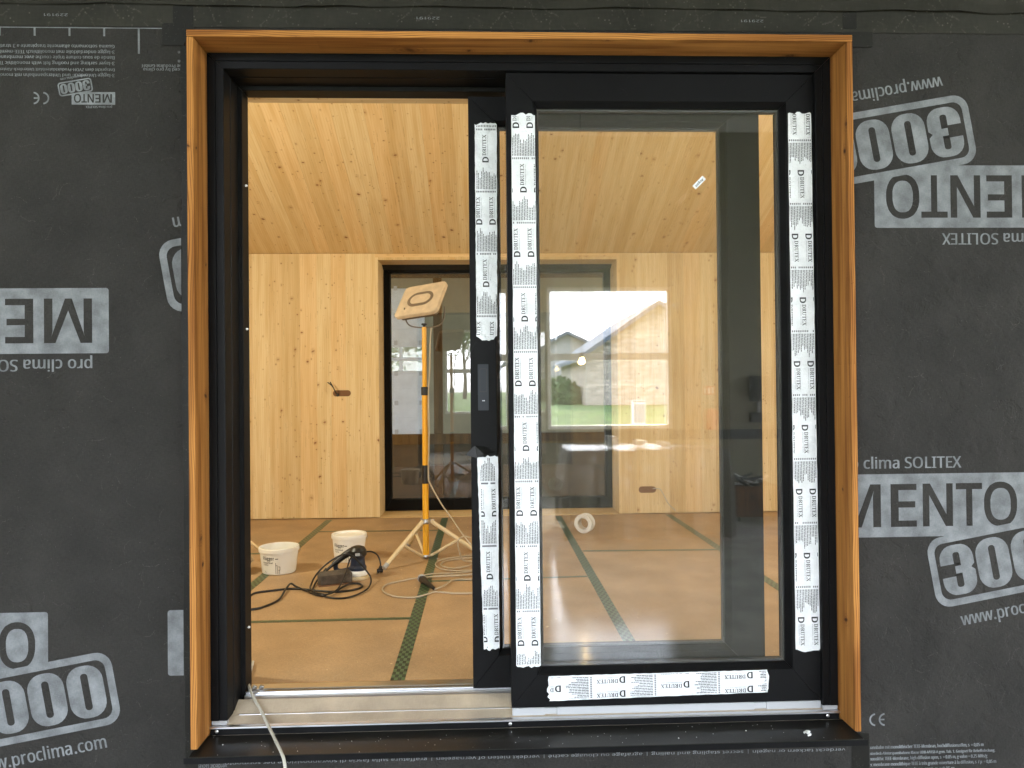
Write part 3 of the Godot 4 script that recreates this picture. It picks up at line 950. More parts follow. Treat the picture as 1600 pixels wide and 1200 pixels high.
# ---------------------------------------------------------------- the room inside
const BACK := -3.522
const SLOPE := 0.42
func build_room_setting() -> void:
	var fl := new_st()
	box(fl, V(-3.0, -0.3, BACK - 0.02), V(3.2, 0.0, -0.236), 0.0)
	put("floor", fl, M.paper).set_meta("kind", "structure")
	# back wall: standing spruce planks left and right of the far window, a lintel over it
	var bw := thing("room_back_wall", V(0, 0, 0), "pale spruce plank wall at the back of the room beside the far window", "wall")
	var stand := func(x0: float, x1: float) -> void:
		var st := new_st()
		var off := Vector2(rng.randf() * 3.0 - x0, rng.randf() * 4.0)
		box(st, V(x0 + 0.0001, 0.006, BACK - 0.04 + rng.randf_range(-0.0004, 0.0004)), V(x1 - 0.0001, 2.086, BACK), 0.0005, Transform3D.IDENTITY, 1, off)
		put("plank", st, M["spruce%d" % rng.randi_range(0, 3)], bw)
	planks(bw, -3.0, -0.86, stand)
	planks(bw, 1.082, 3.2, stand)
	var hs := new_st()
	box(hs, V(-0.86, 2.056, BACK - 0.04), V(1.082, 2.0855, BACK), 0.001, Transform3D.IDENTITY, 0, Vector2(0.3, 1.1))
	put("plank", hs, M.spruce2, bw)
	# casing strips round the opening and the deep reveal
	for c in [[-0.86, 0.004, -0.838, 2.056], [1.060, 0.004, 1.082, 2.056]]:
		var cs := new_st()
		box(cs, V(c[0], c[1], BACK - 0.03), V(c[2], c[3], BACK + 0.003), 0.001, Transform3D.IDENTITY, 1, Vector2(c[0] * 1.7, 0.4))
		put("casing_strip", cs, M.spruce0, bw)
	for c in [[V(-0.858, 0.0, BACK - 0.34), V(-0.838, 2.056, BACK - 0.031)], [V(1.060, 0.0, BACK - 0.34), V(1.080, 2.056, BACK - 0.031)], [V(-0.838, 2.036, BACK - 0.34), V(1.060, 2.056, BACK - 0.001)], [V(-0.838, -0.02, BACK - 0.34), V(1.060, 0.004, BACK + 0.0)]]:
		var rs := new_st()
		box(rs, c[0], c[1], 0.0, Transform3D.IDENTITY, 1, Vector2(c[0].x, 0.7))
		put("reveal_board", rs, M.spruce3, bw)
	# outer core of the back wall
	var core := new_st()
	box(core, V(-3.2, HALL, BACK - 0.34), V(-0.858, 3.7, BACK - 0.042), 0.0)
	box(core, V(1.080, HALL, BACK - 0.34), V(3.4, 3.7, BACK - 0.042), 0.0)
	box(core, V(-0.858, 2.057, BACK - 0.34), V(1.080, 3.7, BACK - 0.042), 0.0)
	box(core, V(-0.858, HALL, BACK - 0.34), V(1.080, -0.021, BACK - 0.042), 0.0)
	put("timber_core", core, M.spruce1, bw)
	# milled socket holes with wire ends
	for h in [[-1.128, 0.985, 0.070, 0.024, true], [1.287, 0.193, 0.070, 0.026, false]]:
		var st2 := new_st()
		prism(st2, rounded(h[0] - h[2], h[1] - h[3], h[0] + h[2], h[1] + h[3], h[3], 8), BACK + 0.0004, BACK + 0.0012)
		var ho := put("socket_hole", st2, M.hole, bw)
		var w := new_st()
		if h[4]:
			tube(w, smooth_path([V(-1.165, 0.972, BACK), V(-1.168, 0.985, BACK + 0.03), V(-1.185, 1.03, BACK + 0.05), V(-1.21, 1.075, BACK + 0.05)]), 0.004)
			tube(w, smooth_path([V(-1.160, 0.972, BACK), V(-1.166, 0.990, BACK + 0.04), V(-1.19, 1.04, BACK + 0.06), V(-1.225, 1.072, BACK + 0.07)]), 0.004)
			put("wire_end", w, M.black_plastic, ho)
			var dot := new_st()
			lathe(dot, [Vector2(0, 0.002), Vector2(0.012, 0.0018), Vector2(0.013, 0)], 14, Transform3D(Basis(Vector3.RIGHT, PI / 2), V(-1.160, 0.972, BACK + 0.001)))
			put("pipe_end", dot, M.black_plastic, ho)
		else:
			tube(w, smooth_path([V(1.33, 0.20, BACK), V(1.38, 0.20, BACK + 0.03), V(1.41, 0.15, BACK + 0.04), V(1.45, 0.08, BACK + 0.03), V(1.50, 0.03, BACK + 0.05)]), 0.0035)
			put("wire_end", w, M.cable_pale, ho)
	# sloping ceiling of spruce planks
	var ce := thing("ceiling", V(0, 0, 0), "sloping pale spruce plank ceiling with knots and drying cracks", "ceiling", "", "structure")
	var run := 3.30
	var len_ := run * sqrt(1.0 + SLOPE * SLOPE)
	var tilt := Transform3D(Basis(Vector3.RIGHT, -atan(SLOPE)), V(0, 2.084, BACK - 0.02))
	var lie := func(x0: float, x1: float) -> void:
		var st := new_st()
		var off := Vector2(rng.randf() * 3.0 - x0, rng.randf() * 4.0)
		box(st, V(x0 + 0.0001, rng.randf_range(-0.0004, 0.0004), -0.05), V(x1 - 0.0001, 0.03, len_), 0.0005, tilt, 2, off)
		put("plank", st, M["spruce%d" % [0, 2, 0, 1][rng.randi_range(0, 3)]], ce)
	planks(ce, -3.0, 3.2, lie, 0.085, 0.125)
	var roof := new_st()
	box(roof, V(-3.25, 0.035, -0.42), V(3.45, 0.2, len_ + 0.25), 0.0, tilt)
	put("roof_deck", roof, M.membrane, ce)
	for s in [["side_wall", -3.2, -3.0], ["side_wall", 3.2, 3.4]]:
		var sw := new_st()
		box(sw, V(s[1], HALL, BACK - 0.04), V(s[2], 3.7, -0.331), 0.0, Transform3D.IDENTITY, 1, Vector2(0.2, 0.3))
		var o := put(s[0], sw, M.spruce0)
		tag(o, "pale spruce side wall of the room %s" % ("beside the paint pots" if s[1] < 0.0 else "beside the white spool"), "wall")
	# far window
	var fw := thing("far_window", V(0, 0, BACK - 0.30), "black framed full height window in the back wall of the room", "window")
	var prof := [Vector2(0, 0.0), Vector2(0.048, 0.0), Vector2(0.052, -0.004), Vector2(0.054, -0.022), Vector2(0.054, -0.07), Vector2(0, -0.07)]
	mitre_frame(fw, ["stile", "stile", "rail", "rail"], -0.836, 1.058, 0.006, 2.034, prof, M.frame, [1, 1, 1, 1.75])
	pane(fw, -0.784, 1.006, 0.098, 1.984, -0.030)
	pane(fw, -0.784, 1.006, 0.098, 1.984, -0.050)

func strip(called: String, x0: float, z0: float, x1: float, z1: float, w: float, label: String) -> void:
	var a := V(x0, 0, z0); var b := V(x1, 0, z1)
	var d := (b - a).normalized()
	var s := d.cross(Vector3.UP) * w * 0.5
	var L := a.distance_to(b)
	var st := new_st()
	var n := 40
	var h := 0.0008
	for k in n:
		var p := a.lerp(b, float(k) / n); var q := a.lerp(b, float(k + 1) / n)
		var u0 := L * k / n / 0.42; var u1 := L * (k + 1) / n / 0.42
		tri(st, p - s + V(0, h, 0), p + s + V(0, h, 0), q + s + V(0, h, 0), Vector3.UP, Vector2(0, u0), Vector2(1, u0), Vector2(1, u1))
		tri(st, p - s + V(0, h, 0), q + s + V(0, h, 0), q - s + V(0, h, 0), Vector3.UP, Vector2(0, u0), Vector2(1, u1), Vector2(0, u1))
	for e in [-1.0, 1.0]:
		quad(st, a + s * e, b + s * e, b + s * e + V(0, h, 0), a + s * e + V(0, h, 0), s * e)
	var o := put(called, st, M.checker)
	o.position.y = 0.0006
	tag(o, label, "floor tape", "green tape strips on the floor paper")

# ---------------------------------------------------------------- the hall round the house
func wall_with_holes(parent: Node, z0: float, z1: float, x0: float, x1: float, y0: float, y1: float, holes: Array, m: Material) -> void:
	# holes: [x0, x1, y0, y1], sorted along x, not overlapping
	var st := new_st()
	var x := x0
	for h in holes:
		if h[0] > x: box(st, V(x, y0, z0), V(h[0], y1, z1), 0.0)
		if h[2] > y0: box(st, V(h[0], y0, z0), V(h[1], h[2], z1), 0.0)
		if h[3] < y1: box(st, V(h[0], h[3], z0), V(h[1], y1, z1), 0.0)
		x = h[1]
	if x < x1: box(st, V(x, y0, z0), V(x1, y1, z1), 0.0)
	put("wall_sheet", st, m, parent)

func build_hall() -> void:
	var f := new_st()
	box(f, V(-9.6, HALL - 0.2, -8.7), V(9.6, HALL, 8.2), 0.0)
	put("hall_floor", f, M.hall_floor).set_meta("kind", "structure")
	var c := new_st()
	box(c, V(-9.6, 4.7, -8.7), V(9.6, 4.9, 8.2), 0.0)
	put("hall_ceiling", c, M.hall_roof).set_meta("kind", "structure")
	var south := thing("hall_window_wall", V(0, 0, 0), "light grey hall wall with the reflected window", "wall")
	wall_with_holes(south, 8.0, 8.2, -9.6, 9.6, HALL, 4.7, [[-7.6, -1.7, HALL, 4.1], [-0.98, 0.36, 0.42, 2.47], [0.90, 2.70, 0.42, 2.47], [4.9, 9.2, HALL, 4.2]], M.hall_wall)  # both wide outer openings are added to bring daylight onto the membrane
	boxed("skirting_rail", V(0.0, 0.26, 7.96), V(4.88, 0.40, 7.998), M.dark_grey, south, 0.004)
	var north := thing("hall_gate_wall", V(0, 0, 0), "grey hall wall seen through the far window", "wall")
	wall_with_holes(north, -8.7, -8.5, -9.6, 9.6, HALL, 4.7, [[-8.6, -4.2, 0.6, 3.2], [-3.58, -0.88, HALL, 2.498]], M.hall_wall)
	# unseen side walls; their long openings are added to let daylight in
	for s in [[-9.8, -9.6], [9.6, 9.8]]:
		var sw := new_st()
		box(sw, V(s[0], HALL, -8.7), V(s[1], 0.4, 8.2), 0.0)
		box(sw, V(s[0], 3.6, -8.7), V(s[1], 4.7, 8.2), 0.0)
		for e in [[-8.7, -8.2], [-3.6, 2.4 if s[0] > 0.0 else 7.6], [7.6, 8.2]]: box(sw, V(s[0], 0.4, e[0]), V(s[1], 3.6, e[1]), 0.0)
		tag(put("hall_side_wall", sw, M.hall_pale), "pale side wall of the hall with long openings added for daylight", "wall", "side walls of the hall")
	# roof beams
	for z in [3.4, 5.0, 6.6, -5.4, -6.6]:
		var b := new_st()
		box(b, V(-9.6, 4.50, z - 0.08), V(9.6, 4.52, z + 0.08), 0.0)
		box(b, V(-9.6, 4.52, z - 0.012), V(9.6, 4.68, z + 0.012), 0.0)
		box(b, V(-9.6, 4.68, z - 0.08), V(9.6, 4.70, z + 0.08), 0.0)
		var o2 := put("roof_beam", b, M.hall_steel)
		tag(o2, "grey steel beam under the hall roof", "beam", "steel beams under the hall roof")
	# windows; the open gates are plain wall openings added for daylight
	hall_window(V(0.90, 0.42, 8.06), 1.80, 2.05, 1.05, "white framed hall window with a brick house outside")
	hall_window(V(-0.98, 0.42, 8.06), 1.34, 2.05, 1.05, "narrow white framed hall window straight behind the photographer")
	# sectional gate seen through the far window
	var g := thing("sectional_gate", V(-3.6, HALL, -8.498), "closed grey sectional gate with two rows of small panes", "gate")
	var joints := [0.0, 0.45, 0.90, 1.32, 1.75, 2.20, 2.60, 3.0]
	for k in 7:
		var y0: float = joints[k]
		var y1: float = joints[k + 1]
		if k == 4:
			var st := new_st()
			for e in [[0.0, 0.04], [0.19, 0.24], [0.39, 0.45]]: box(st, V(0.02, y0 + e[0], -0.06), V(2.72, y0 + e[1], 0.0), 0.004)
			for j in 9:
				var x := 0.02 + j * 0.3325
				for e in [[0.041, 0.189], [0.241, 0.389]]: box(st, V(x, y0 + e[0], -0.06), V(minf(x + 0.045, 2.72), y0 + e[1], 0.0), 0.004)
			var pnl := put("gate_panel", st, M.door_panel, g)
			for j in 8:
				for e in [0.035, 0.235]:
					var p := new_st()
					box(p, V(0.06 + j * 0.3325, y0 + e, -0.034), V(0.357 + j * 0.3325, y0 + e + 0.16, -0.026), 0.0)
					put("pane", p, M.milky, pnl)
		else:
			boxed("gate_panel", V(0.02, y0, -0.06), V(2.72, (y0 + y1) / 2, 0.0), M.door_panel, g, 0.003)
			boxed("gate_panel", V(0.02, (y0 + y1) / 2, -0.06), V(2.72, y1, 0.0), M.door_panel, g, 0.003)
		for x3 in [0.72, 1.37, 2.30, 2.66]:
			boxed("hinge", V(x3 - 0.025, y1 - 0.03, 0.001), V(x3 + 0.025, y1 + 0.035, 0.014), M.hall_steel, g, 0.003)
	# timber framing that stands between the far window and the gate
	var tf := thing("timber_frame", V(0, HALL, -4.9), "plain timber post and rail standing outside the far window", "timber frame")
	boxed("post", V(-0.500, 0.0, -0.04), V(-0.415, 3.2, 0.04), M.old_timber, tf)
	boxed("rail", V(-2.2, 0.98, 0.045), V(1.9, 1.08, 0.085), M.old_timber, tf)
	boxed("lower_panel", V(-2.2, 0.0, -0.03), V(1.9, 0.975, -0.01), M.dark_grey, tf)
	boxed("upper_rail", V(-2.2, 2.9, 0.045), V(1.9, 3.0, 0.085), M.old_timber, tf)

func hall_window(at: Vector3, w: float, h: float, transom: float, label: String) -> void:
	var o := thing("hall_window", at, label, "window")
	mitre_frame(o, ["stile", "stile", "rail", "rail"], 0, w, 0, h, [Vector2(0, 0.06), Vector2(0.05, 0.06), Vector2(0.055, 0.05), Vector2(0.055, 0.0), Vector2(0.05, -0.02), Vector2(0, -0.02)], M.white_paint)
	boxed("transom", V(0.055, transom - 0.05, 0.0), V(w - 0.055, transom + 0.05, 0.055), M.white_paint, o)
	for e in [[0.055, transom - 0.05], [transom + 0.05, h - 0.055]]:
		var st := new_st()
		box(st, V(0.05, e[0] - 0.004, 0.022), V(w - 0.05, e[1] + 0.004, 0.028), 0.0)
		put("glass_pane", st, M.glass, o)

# ---------------------------------------------------------------- outside the hall
func build_outside() -> void:
	var g := new_st()
	# lawn that rises gently away from the hall on the window side, flat elsewhere
	var N := 48
	var hgt := func(x: float, z: float) -> float:
		var up := clampf((z - 9.5) / 14.0, 0.0, 1.0)
		return HALL - 0.06 + 0.95 * up * up * (3.0 - 2.0 * up)
	for i in N:
		for j in N:
			var x0 := -150.0 + 300.0 * i / N; var x1 := -150.0 + 300.0 * (i + 1) / N
			var f := func(t: float) -> float: return signf(t) * pow(absf(t), 2.2) * 180.0
			var z0: float = f.call(-1.0 + 2.0 * j / N); var z1: float = f.call(-1.0 + 2.0 * (j + 1) / N)
			quad(g, V(x0, hgt.call(x0, z0), z0), V(x1, hgt.call(x1, z0), z0), V(x1, hgt.call(x1, z1), z1), V(x0, hgt.call(x0, z1), z1), Vector3.UP)
	put("ground", g, M.grass).set_meta("kind", "structure")
	var y := new_st()
	box(y, V(-16, HALL - 0.2, -40), V(16, HALL - 0.02, -8.72), 0.0)
	put("yard", y, M.asphalt).set_meta("kind", "structure")
	house(V(3.85, 0.38, 25.5), 5.6, 9.0, 2.5, 4.15, M.brick, "pale brick house with a grey gable roof behind the lawn")
	house(V(1.5, 0.38, 42.0), 7.0, 8.0, 2.9, 4.3, M.render, "rendered house with a hipped slate roof farther off")
	var b := thing("cable_cabinet", V(4.2, 0.02, 17.5), "pale grey utility cabinet standing on the lawn", "cabinet")
	boxed("body", V(-0.17, 0.0, -0.12), V(0.17, 0.62, 0.12), M.white_paint, b, 0.01)
	boxed("lid", V(-0.19, 0.62, -0.14), V(0.19, 0.66, 0.14), M.grey_plastic, b, 0.01)
	boxed("door", V(-0.15, 0.06, -0.128), V(0.15, 0.56, -0.121), M.grey_plastic, b, 0.003)
	for t in [[V(-3.4, HALL, -24.0), 6.5, 2], [V(2.2, HALL, -27.0), 7.5, 3], [V(-9.0, HALL, -26.0), 7.0, 4], [V(-1.4, 0.40, 40.0), 7.0, 5]]:
		tree(t[0], t[1], t[2])
	var sh := thing("shrub", V(3.0, 0.36, 27.0), "dark rounded shrub beside the brick house", "shrub")
	var sst := new_st()
	var r3 := RandomNumberGenerator.new()
	r3.seed = 6
	for k in 1500:
		var d := V(r3.randfn(), absf(r3.randfn()), r3.randfn()).normalized() * V(0.95, 1.1, 0.8) * r3.randf_range(0.7, 1.05)
		var a := V(r3.randfn(), r3.randfn(), r3.randfn()).normalized() * 0.10
		var b2 := a.cross(V(r3.randfn(), r3.randfn(), r3.randfn())).normalized() * 0.06
		quad(sst, d - a, d + b2, d + a, d - b2, V(0, 1, 0.01))
	put("foliage", sst, M.leaf, sh)
	sst = new_st()
	tube(sst, PackedVector3Array([V(0, -0.2, 0), V(0.05, 0.8, 0)]), 0.06, 0.03, 7)
	put("stem", sst, M.bark, sh)

func house(at: Vector3, w: float, d: float, eave: float, ridge: float, m: Material, label: String) -> void:
	var o := thing("house", at, label, "house")
	var st := new_st()
	prism(st, PackedVector2Array([Vector2(0, -1.2), Vector2(w, -1.2), Vector2(w, eave - 0.6), Vector2(w / 2, ridge - 0.35), Vector2(0, eave - 0.6)]), 0.0, d)
	put("wall", st, m, o)
	st = new_st()
	var k := (ridge - 0.35 - eave + 0.6) / (w / 2)
	for s in [-1.0, 1.0]:
		var cx := w / 2
		prism(st, PackedVector2Array([Vector2(cx, ridge - 0.34), Vector2(cx, ridge - 0.16), Vector2(cx + s * (w / 2 + 0.4), eave - 0.42 - k * 0.4), Vector2(cx + s * (w / 2 + 0.4), eave - 0.59 - k * 0.4)]), -0.4, d + 0.4)
	put("roof", st, M.slate, o)
	for x in ([w * 0.22, w * 0.62] if m == M.render else []):
		var fr := boxed("window", V(x, 0.7, -0.04), V(x + 0.9, 1.7, -0.002), M.white_paint, o)
		boxed("pane", V(x + 0.07, 0.77, -0.05), V(x + 0.83, 1.63, -0.041), M.pane_dark, fr, 0.0)

func tree(at: Vector3, h: float, seed_: int) -> void:
	var r2 := RandomNumberGenerator.new()
	r2.seed = seed_
	var o := thing("tree", at, "broad leafed tree beyond the yard" if at.z < 0.0 else "broad leafed tree behind the rendered house", "tree", "trees beyond the yard" if at.z < 0.0 else "")
	var st := new_st()
	tube(st, smooth_path([V(0, 0, 0), V(0.05, h * 0.2, 0.03), V(-0.05, h * 0.5, 0.0), V(0.1, h * 0.8, 0.05)]), 0.16, 0.03, 8)
	for k in 7:
		var a := r2.randf() * TAU
		var y0 := h * r2.randf_range(0.3, 0.6)
		tube(st, smooth_path([V(0, y0, 0), V(cos(a) * 0.6, y0 + 0.6, sin(a) * 0.6), V(cos(a) * 1.4, y0 + 1.5, sin(a) * 1.4)]), 0.06, 0.015, 6)
	put("trunk", st, M.bark, o)
	st = new_st()
	for c in 26:
		var dir := V(r2.randfn(), r2.randfn() * 0.9, r2.randfn()).normalized()
		var cen := V(0, h * 0.66, 0) + dir * V(h * 0.26, h * 0.28, h * 0.26) * r2.randf_range(0.4, 1.0)
		for k in 90:
			var p := cen + V(r2.randfn(), r2.randfn(), r2.randfn()) * 0.32
			var a := V(r2.randfn(), r2.randfn(), r2.randfn()).normalized() * 0.11
			var b := a.cross(V(r2.randfn(), r2.randfn(), r2.randfn())).normalized() * 0.06
			quad(st, p - a, p + b, p + a, p - b, V(0, 1, 0.01))
	put("crown", st, M.leaf, o)

# ---------------------------------------------------------------- things in the room
func work_lamp(at: Vector3, u: Vector3, v: Vector3, legs: Array, height: float, label: String, lit: bool) -> Node3D:
	var o := thing("work_lamp", at, label, "work lamp")
	var st := new_st()
	tube(st, PackedVector3Array([V(0, 0.012, 0), V(0, 0.52, 0)]), 0.0185, 0.0185, 18)
	put("lower_pole", st, M.yellow, o)
	st = new_st()
	tube(st, PackedVector3Array([V(0, 0.47, 0), V(0, 1.0, 0)]), 0.0165, 0.0165, 18)
	put("middle_pole", st, M.yellow, o)
	st = new_st()
	tube(st, PackedVector3Array([V(0, 0.97, 0), V(0, height, 0)]), 0.0140, 0.0140, 18)
	put("upper_pole", st, M.yellow, o)
	for c in [[0.445, 0.555], [0.972, 1.022]]:
		st = new_st()
		lathe(st, [Vector2(0.0, c[1]), Vector2(0.019, c[1]), Vector2(0.0215, c[1] - 0.004), Vector2(0.0215, c[0] + 0.004), Vector2(0.019, c[0]), Vector2(0.0, c[0])], 20)
		put("clamp", st, M.black_plastic, o)
	# collar, spider and legs
	st = new_st()
	lathe(st, [Vector2(0.019, 0.236), Vector2(0.030, 0.234), Vector2(0.031, 0.214), Vector2(0.024, 0.206), Vector2(0.019, 0.206)], 20)
	box(st, V(0.02, 0.212, -0.006), V(0.05, 0.232, 0.006), 0.002)
	put("collar", st, M.steel, o)
	st = new_st()
	lathe(st, [Vector2(0.0, 0.022), Vector2(0.030, 0.022), Vector2(0.032, 0.014), Vector2(0.026, 0.008), Vector2(0.0, 0.008)], 20)
	put("spider", st, M.steel, o)
	for a in legs:
		var d := V(cos(a), 0, -sin(a))
		st = new_st()
		var top := d * 0.030 + V(0, 0.222, 0)
		var foot := d * 0.352 + V(0, 0.013, 0)
		tube(st, PackedVector3Array([top, foot]), 0.0125, 0.0125, 14)
		var lg := put("leg", st, M.cream, o)
		st = new_st()
		tube(st, PackedVector3Array([foot - (top - foot).normalized() * 0.002, foot + (top - foot).normalized() * 0.03]), 0.0135, 0.0135, 14)
		put("foot_cap", st, M.grey_plastic, lg)
		st = new_st()
		tube(st, PackedVector3Array([d * 0.030 + V(0, 0.016, 0), top.lerp(foot, 0.52)]), 0.0085, 0.0085, 10)
		put("strut", st, M.cream, lg)
	# lamp head: rounded plate with an oval recess, shallow housing behind, U bracket below
	var cen := V(0, height + 0.165, 0) + V(-0.018, 0, 0)
	var n := u.cross(v).normalized()
	var uu := u.normalized(); var vv := n.cross(uu)
	var hw := u.length() * 0.5; var hh := v.length() * 0.5
	var xf := Transform3D(Basis(uu, vv, n), cen)
	st = new_st()
	prism(st, rounded(-hw, -hh, hw, hh, 0.032, 8), -0.016, 0.004, xf)
	prism(st, rounded(-hw + 0.003, -hh + 0.003, hw - 0.003, hh - 0.003, 0.030, 8), 0.004, 0.007, xf)
	put("front_plate", st, M.lamp_body, o)
	st = new_st()
	prism(st, rounded(-hw + 0.02, -hh + 0.02, hw - 0.02, hh - 0.02, 0.02, 5), -0.045, -0.016, xf)
	put("housing", st, M.lamp_dark, o)
	var rim := new_st()
	var ro := rounded(-hw * 0.60, -hh * 0.46, hw * 0.60, hh * 0.46, hh * 0.46, 10)
	var ri := rounded(-hw * 0.47, -hh * 0.30, hw * 0.47, hh * 0.30, hh * 0.30, 10)
	for k in ro.size():
		var k2 := (k + 1) % ro.size()
		quad(rim, xf * V(ro[k].x, ro[k].y, 0.0085), xf * V(ro[k2].x, ro[k2].y, 0.0085), xf * V(ri[k2].x, ri[k2].y, 0.0078), xf * V(ri[k].x, ri[k].y, 0.0078), n)
		quad(rim, xf * V(ro[k].x, ro[k].y, 0.0085), xf * V(ro[k2].x, ro[k2].y, 0.0085), xf * V(ro[k2].x, ro[k2].y, 0.007), xf * V(ro[k].x, ro[k].y, 0.007), xf.basis * V(ro[k].x, ro[k].y, 0))
	put("recess_ring", rim, M.lamp_dark, o)
	st = new_st()
	prism(st, rounded(-hw * 0.46, -hh * 0.29, hw * 0.46, hh * 0.29, hh * 0.29, 10), 0.007, 0.0095, xf)
	var lens_mat: Material = M.lamp_body
	if lit:
		lens_mat = mat(Color(1, 0.93, 0.8), 0.4)
		lens_mat.emission_enabled = true
		lens_mat.emission = Color(1, 0.84, 0.6)
		lens_mat.emission_energy_multiplier = 1.5
	put("lamp_lens", st, lens_mat, o)
	st = new_st()
	var by := height + 0.004
	tube(st, smooth_path([V(-0.115, height + 0.115, 0.01), V(-0.112, height + 0.055, 0.01), V(-0.070, by, 0.0), V(0.075, by, 0.0), V(0.118, height + 0.055, -0.005), V(0.122, height + 0.125, -0.01)], 8), 0.0042, 0.0042, 8)
	put("bracket", st, M.lamp_dark, o)
	st = new_st()
	lathe(st, [Vector2(0.0, height + 0.024), Vector2(0.016, height + 0.022), Vector2(0.017, height + 0.014), Vector2(0.007, height + 0.008), Vector2(0.007, height - 0.004), Vector2(0.0, height - 0.004)], 16)
	put("wing_screw", st, M.black_plastic, o)
	if lit:
		var l := AreaLight3D.new()
		l.name = "lamp_light"
		l.area_size = Vector2(u.length() * 0.45, v.length() * 0.28)
		l.light_color = Color(1.0, 0.975, 0.865)
		l.light_energy = LAMP
		l.area_range = 12.0
		l.shadow_enabled = true
		o.add_child(l)
		l.transform = Transform3D(Basis(-uu, vv, -n), xf * V(0, 0, 0.02))
	return o

const LAMP := 0.34

func pot(called: String, at: Vector3, rb: float, rt: float, h: float, turn: float, lid: bool, label: String) -> void:
	var o := thing(called, at, label, "paint pot")
	var st := new_st()
	lathe(st, [Vector2(0.0, 0.004), Vector2(rb - 0.006, 0.0), Vector2(rb, 0.006), Vector2(rt, h - 0.024), Vector2(rt, h - 0.006)], 48)
	if not lid: lathe(st, [Vector2(rt - 0.003, h), Vector2(rb - 0.003, 0.010), Vector2(0.0, 0.010)], 48)
	put("tub", st, M.white_plastic, o)
	st = new_st()
	lathe(st, [Vector2(rt, h - 0.026), Vector2(rt + 0.005, h - 0.025), Vector2(rt + 0.006, h - 0.020), Vector2(rt + 0.006, h - 0.004), Vector2(rt + 0.004, h), Vector2(rt - 0.002, h), Vector2(rt - 0.004, h - 0.004)], 48)
	put("rim", st, M.white_plastic, o)
	if lid:
		st = new_st()
		lathe(st, [Vector2(rt - 0.003, h - 0.001), Vector2(rt - 0.009, h - 0.002), Vector2(rt - 0.012, h - 0.010), Vector2(0.0, h - 0.012)], 48)
		put("lid", st, M.white_plastic, o)
	st = new_st()
	var pts := []
	for k in 13:
		var a := PI * k / 12.0
		pts.append(V(cos(a) * (rt + 0.008), h - 0.018 - sin(a) * rt * 0.55, -sin(a) * (rt + 0.010) * 0.8 - 0.02))
	tube(st, smooth_path(pts, 3), 0.0016, 0.0016, 6)
	put("wire_handle", st, M.steel, o)
	# print wrapped on the tub: words bent round the wall
	st = new_st()
	var wrap := func(flat: PackedVector2Array, a0: float, y0: float) -> void:
		for k in range(0, flat.size(), 3):
			var q := []
			for j in 3:
				var y := y0 + flat[k + j].y
				var r := lerpf(rb, rt, clampf((y - 0.006) / (h - 0.030), 0, 1)) + 0.0007
				var a := turn + a0 + flat[k + j].x / r
				q.append(V(sin(a) * r, y, cos(a) * r))
			tri(st, q[0], q[1], q[2], (q[0] + q[1] + q[2]) * V(1, 0, 1))
	wrap.call(words("Flügger", "sans_bold", 0.070, 0.026), -0.60, h * 0.545)
	wrap.call(words("Natural Wood", "sans_bold", 0.060, 0.009), -0.60, h * 0.455)
	wrap.call(words("Panellak", "sans", 0.034, 0.009), -0.60, h * 0.375)
	wrap.call(words("3 L", "sans", 0.014, 0.010), -0.58, h * 0.10)
	# line drawing of a standing figure at a door, and a bar above it
	wrap.call(rect(0, 0, 0.016, 0.004), 0.16, h * 0.62)
	for q2 in [[0.0, 0.0, 0.002, 0.062], [0.0, 0.046, 0.010, 0.048], [0.008, 0.022, 0.010, 0.048], [0.010, 0.0, 0.012, 0.022], [0.020, 0.0, 0.022, 0.020], [0.014, 0.020, 0.024, 0.022], [0.022, 0.020, 0.024, 0.040], [0.014, 0.038, 0.024, 0.040]]:
		wrap.call(rect(q2[0], q2[1], q2[2], q2[3]), 0.17, h * 0.06)
	put("printed_label", st, M.print_black, o)

func cable(called: String, pts: Array, r: float, m: Material, label: String, per := 8) -> Node3D:
	var o := thing(called, Vector3.ZERO, label, "cable")
	var st := new_st()
	tube(st, smooth_path(pts, per), r, r, 8)
	put("sheath", st, m, o)
	return o

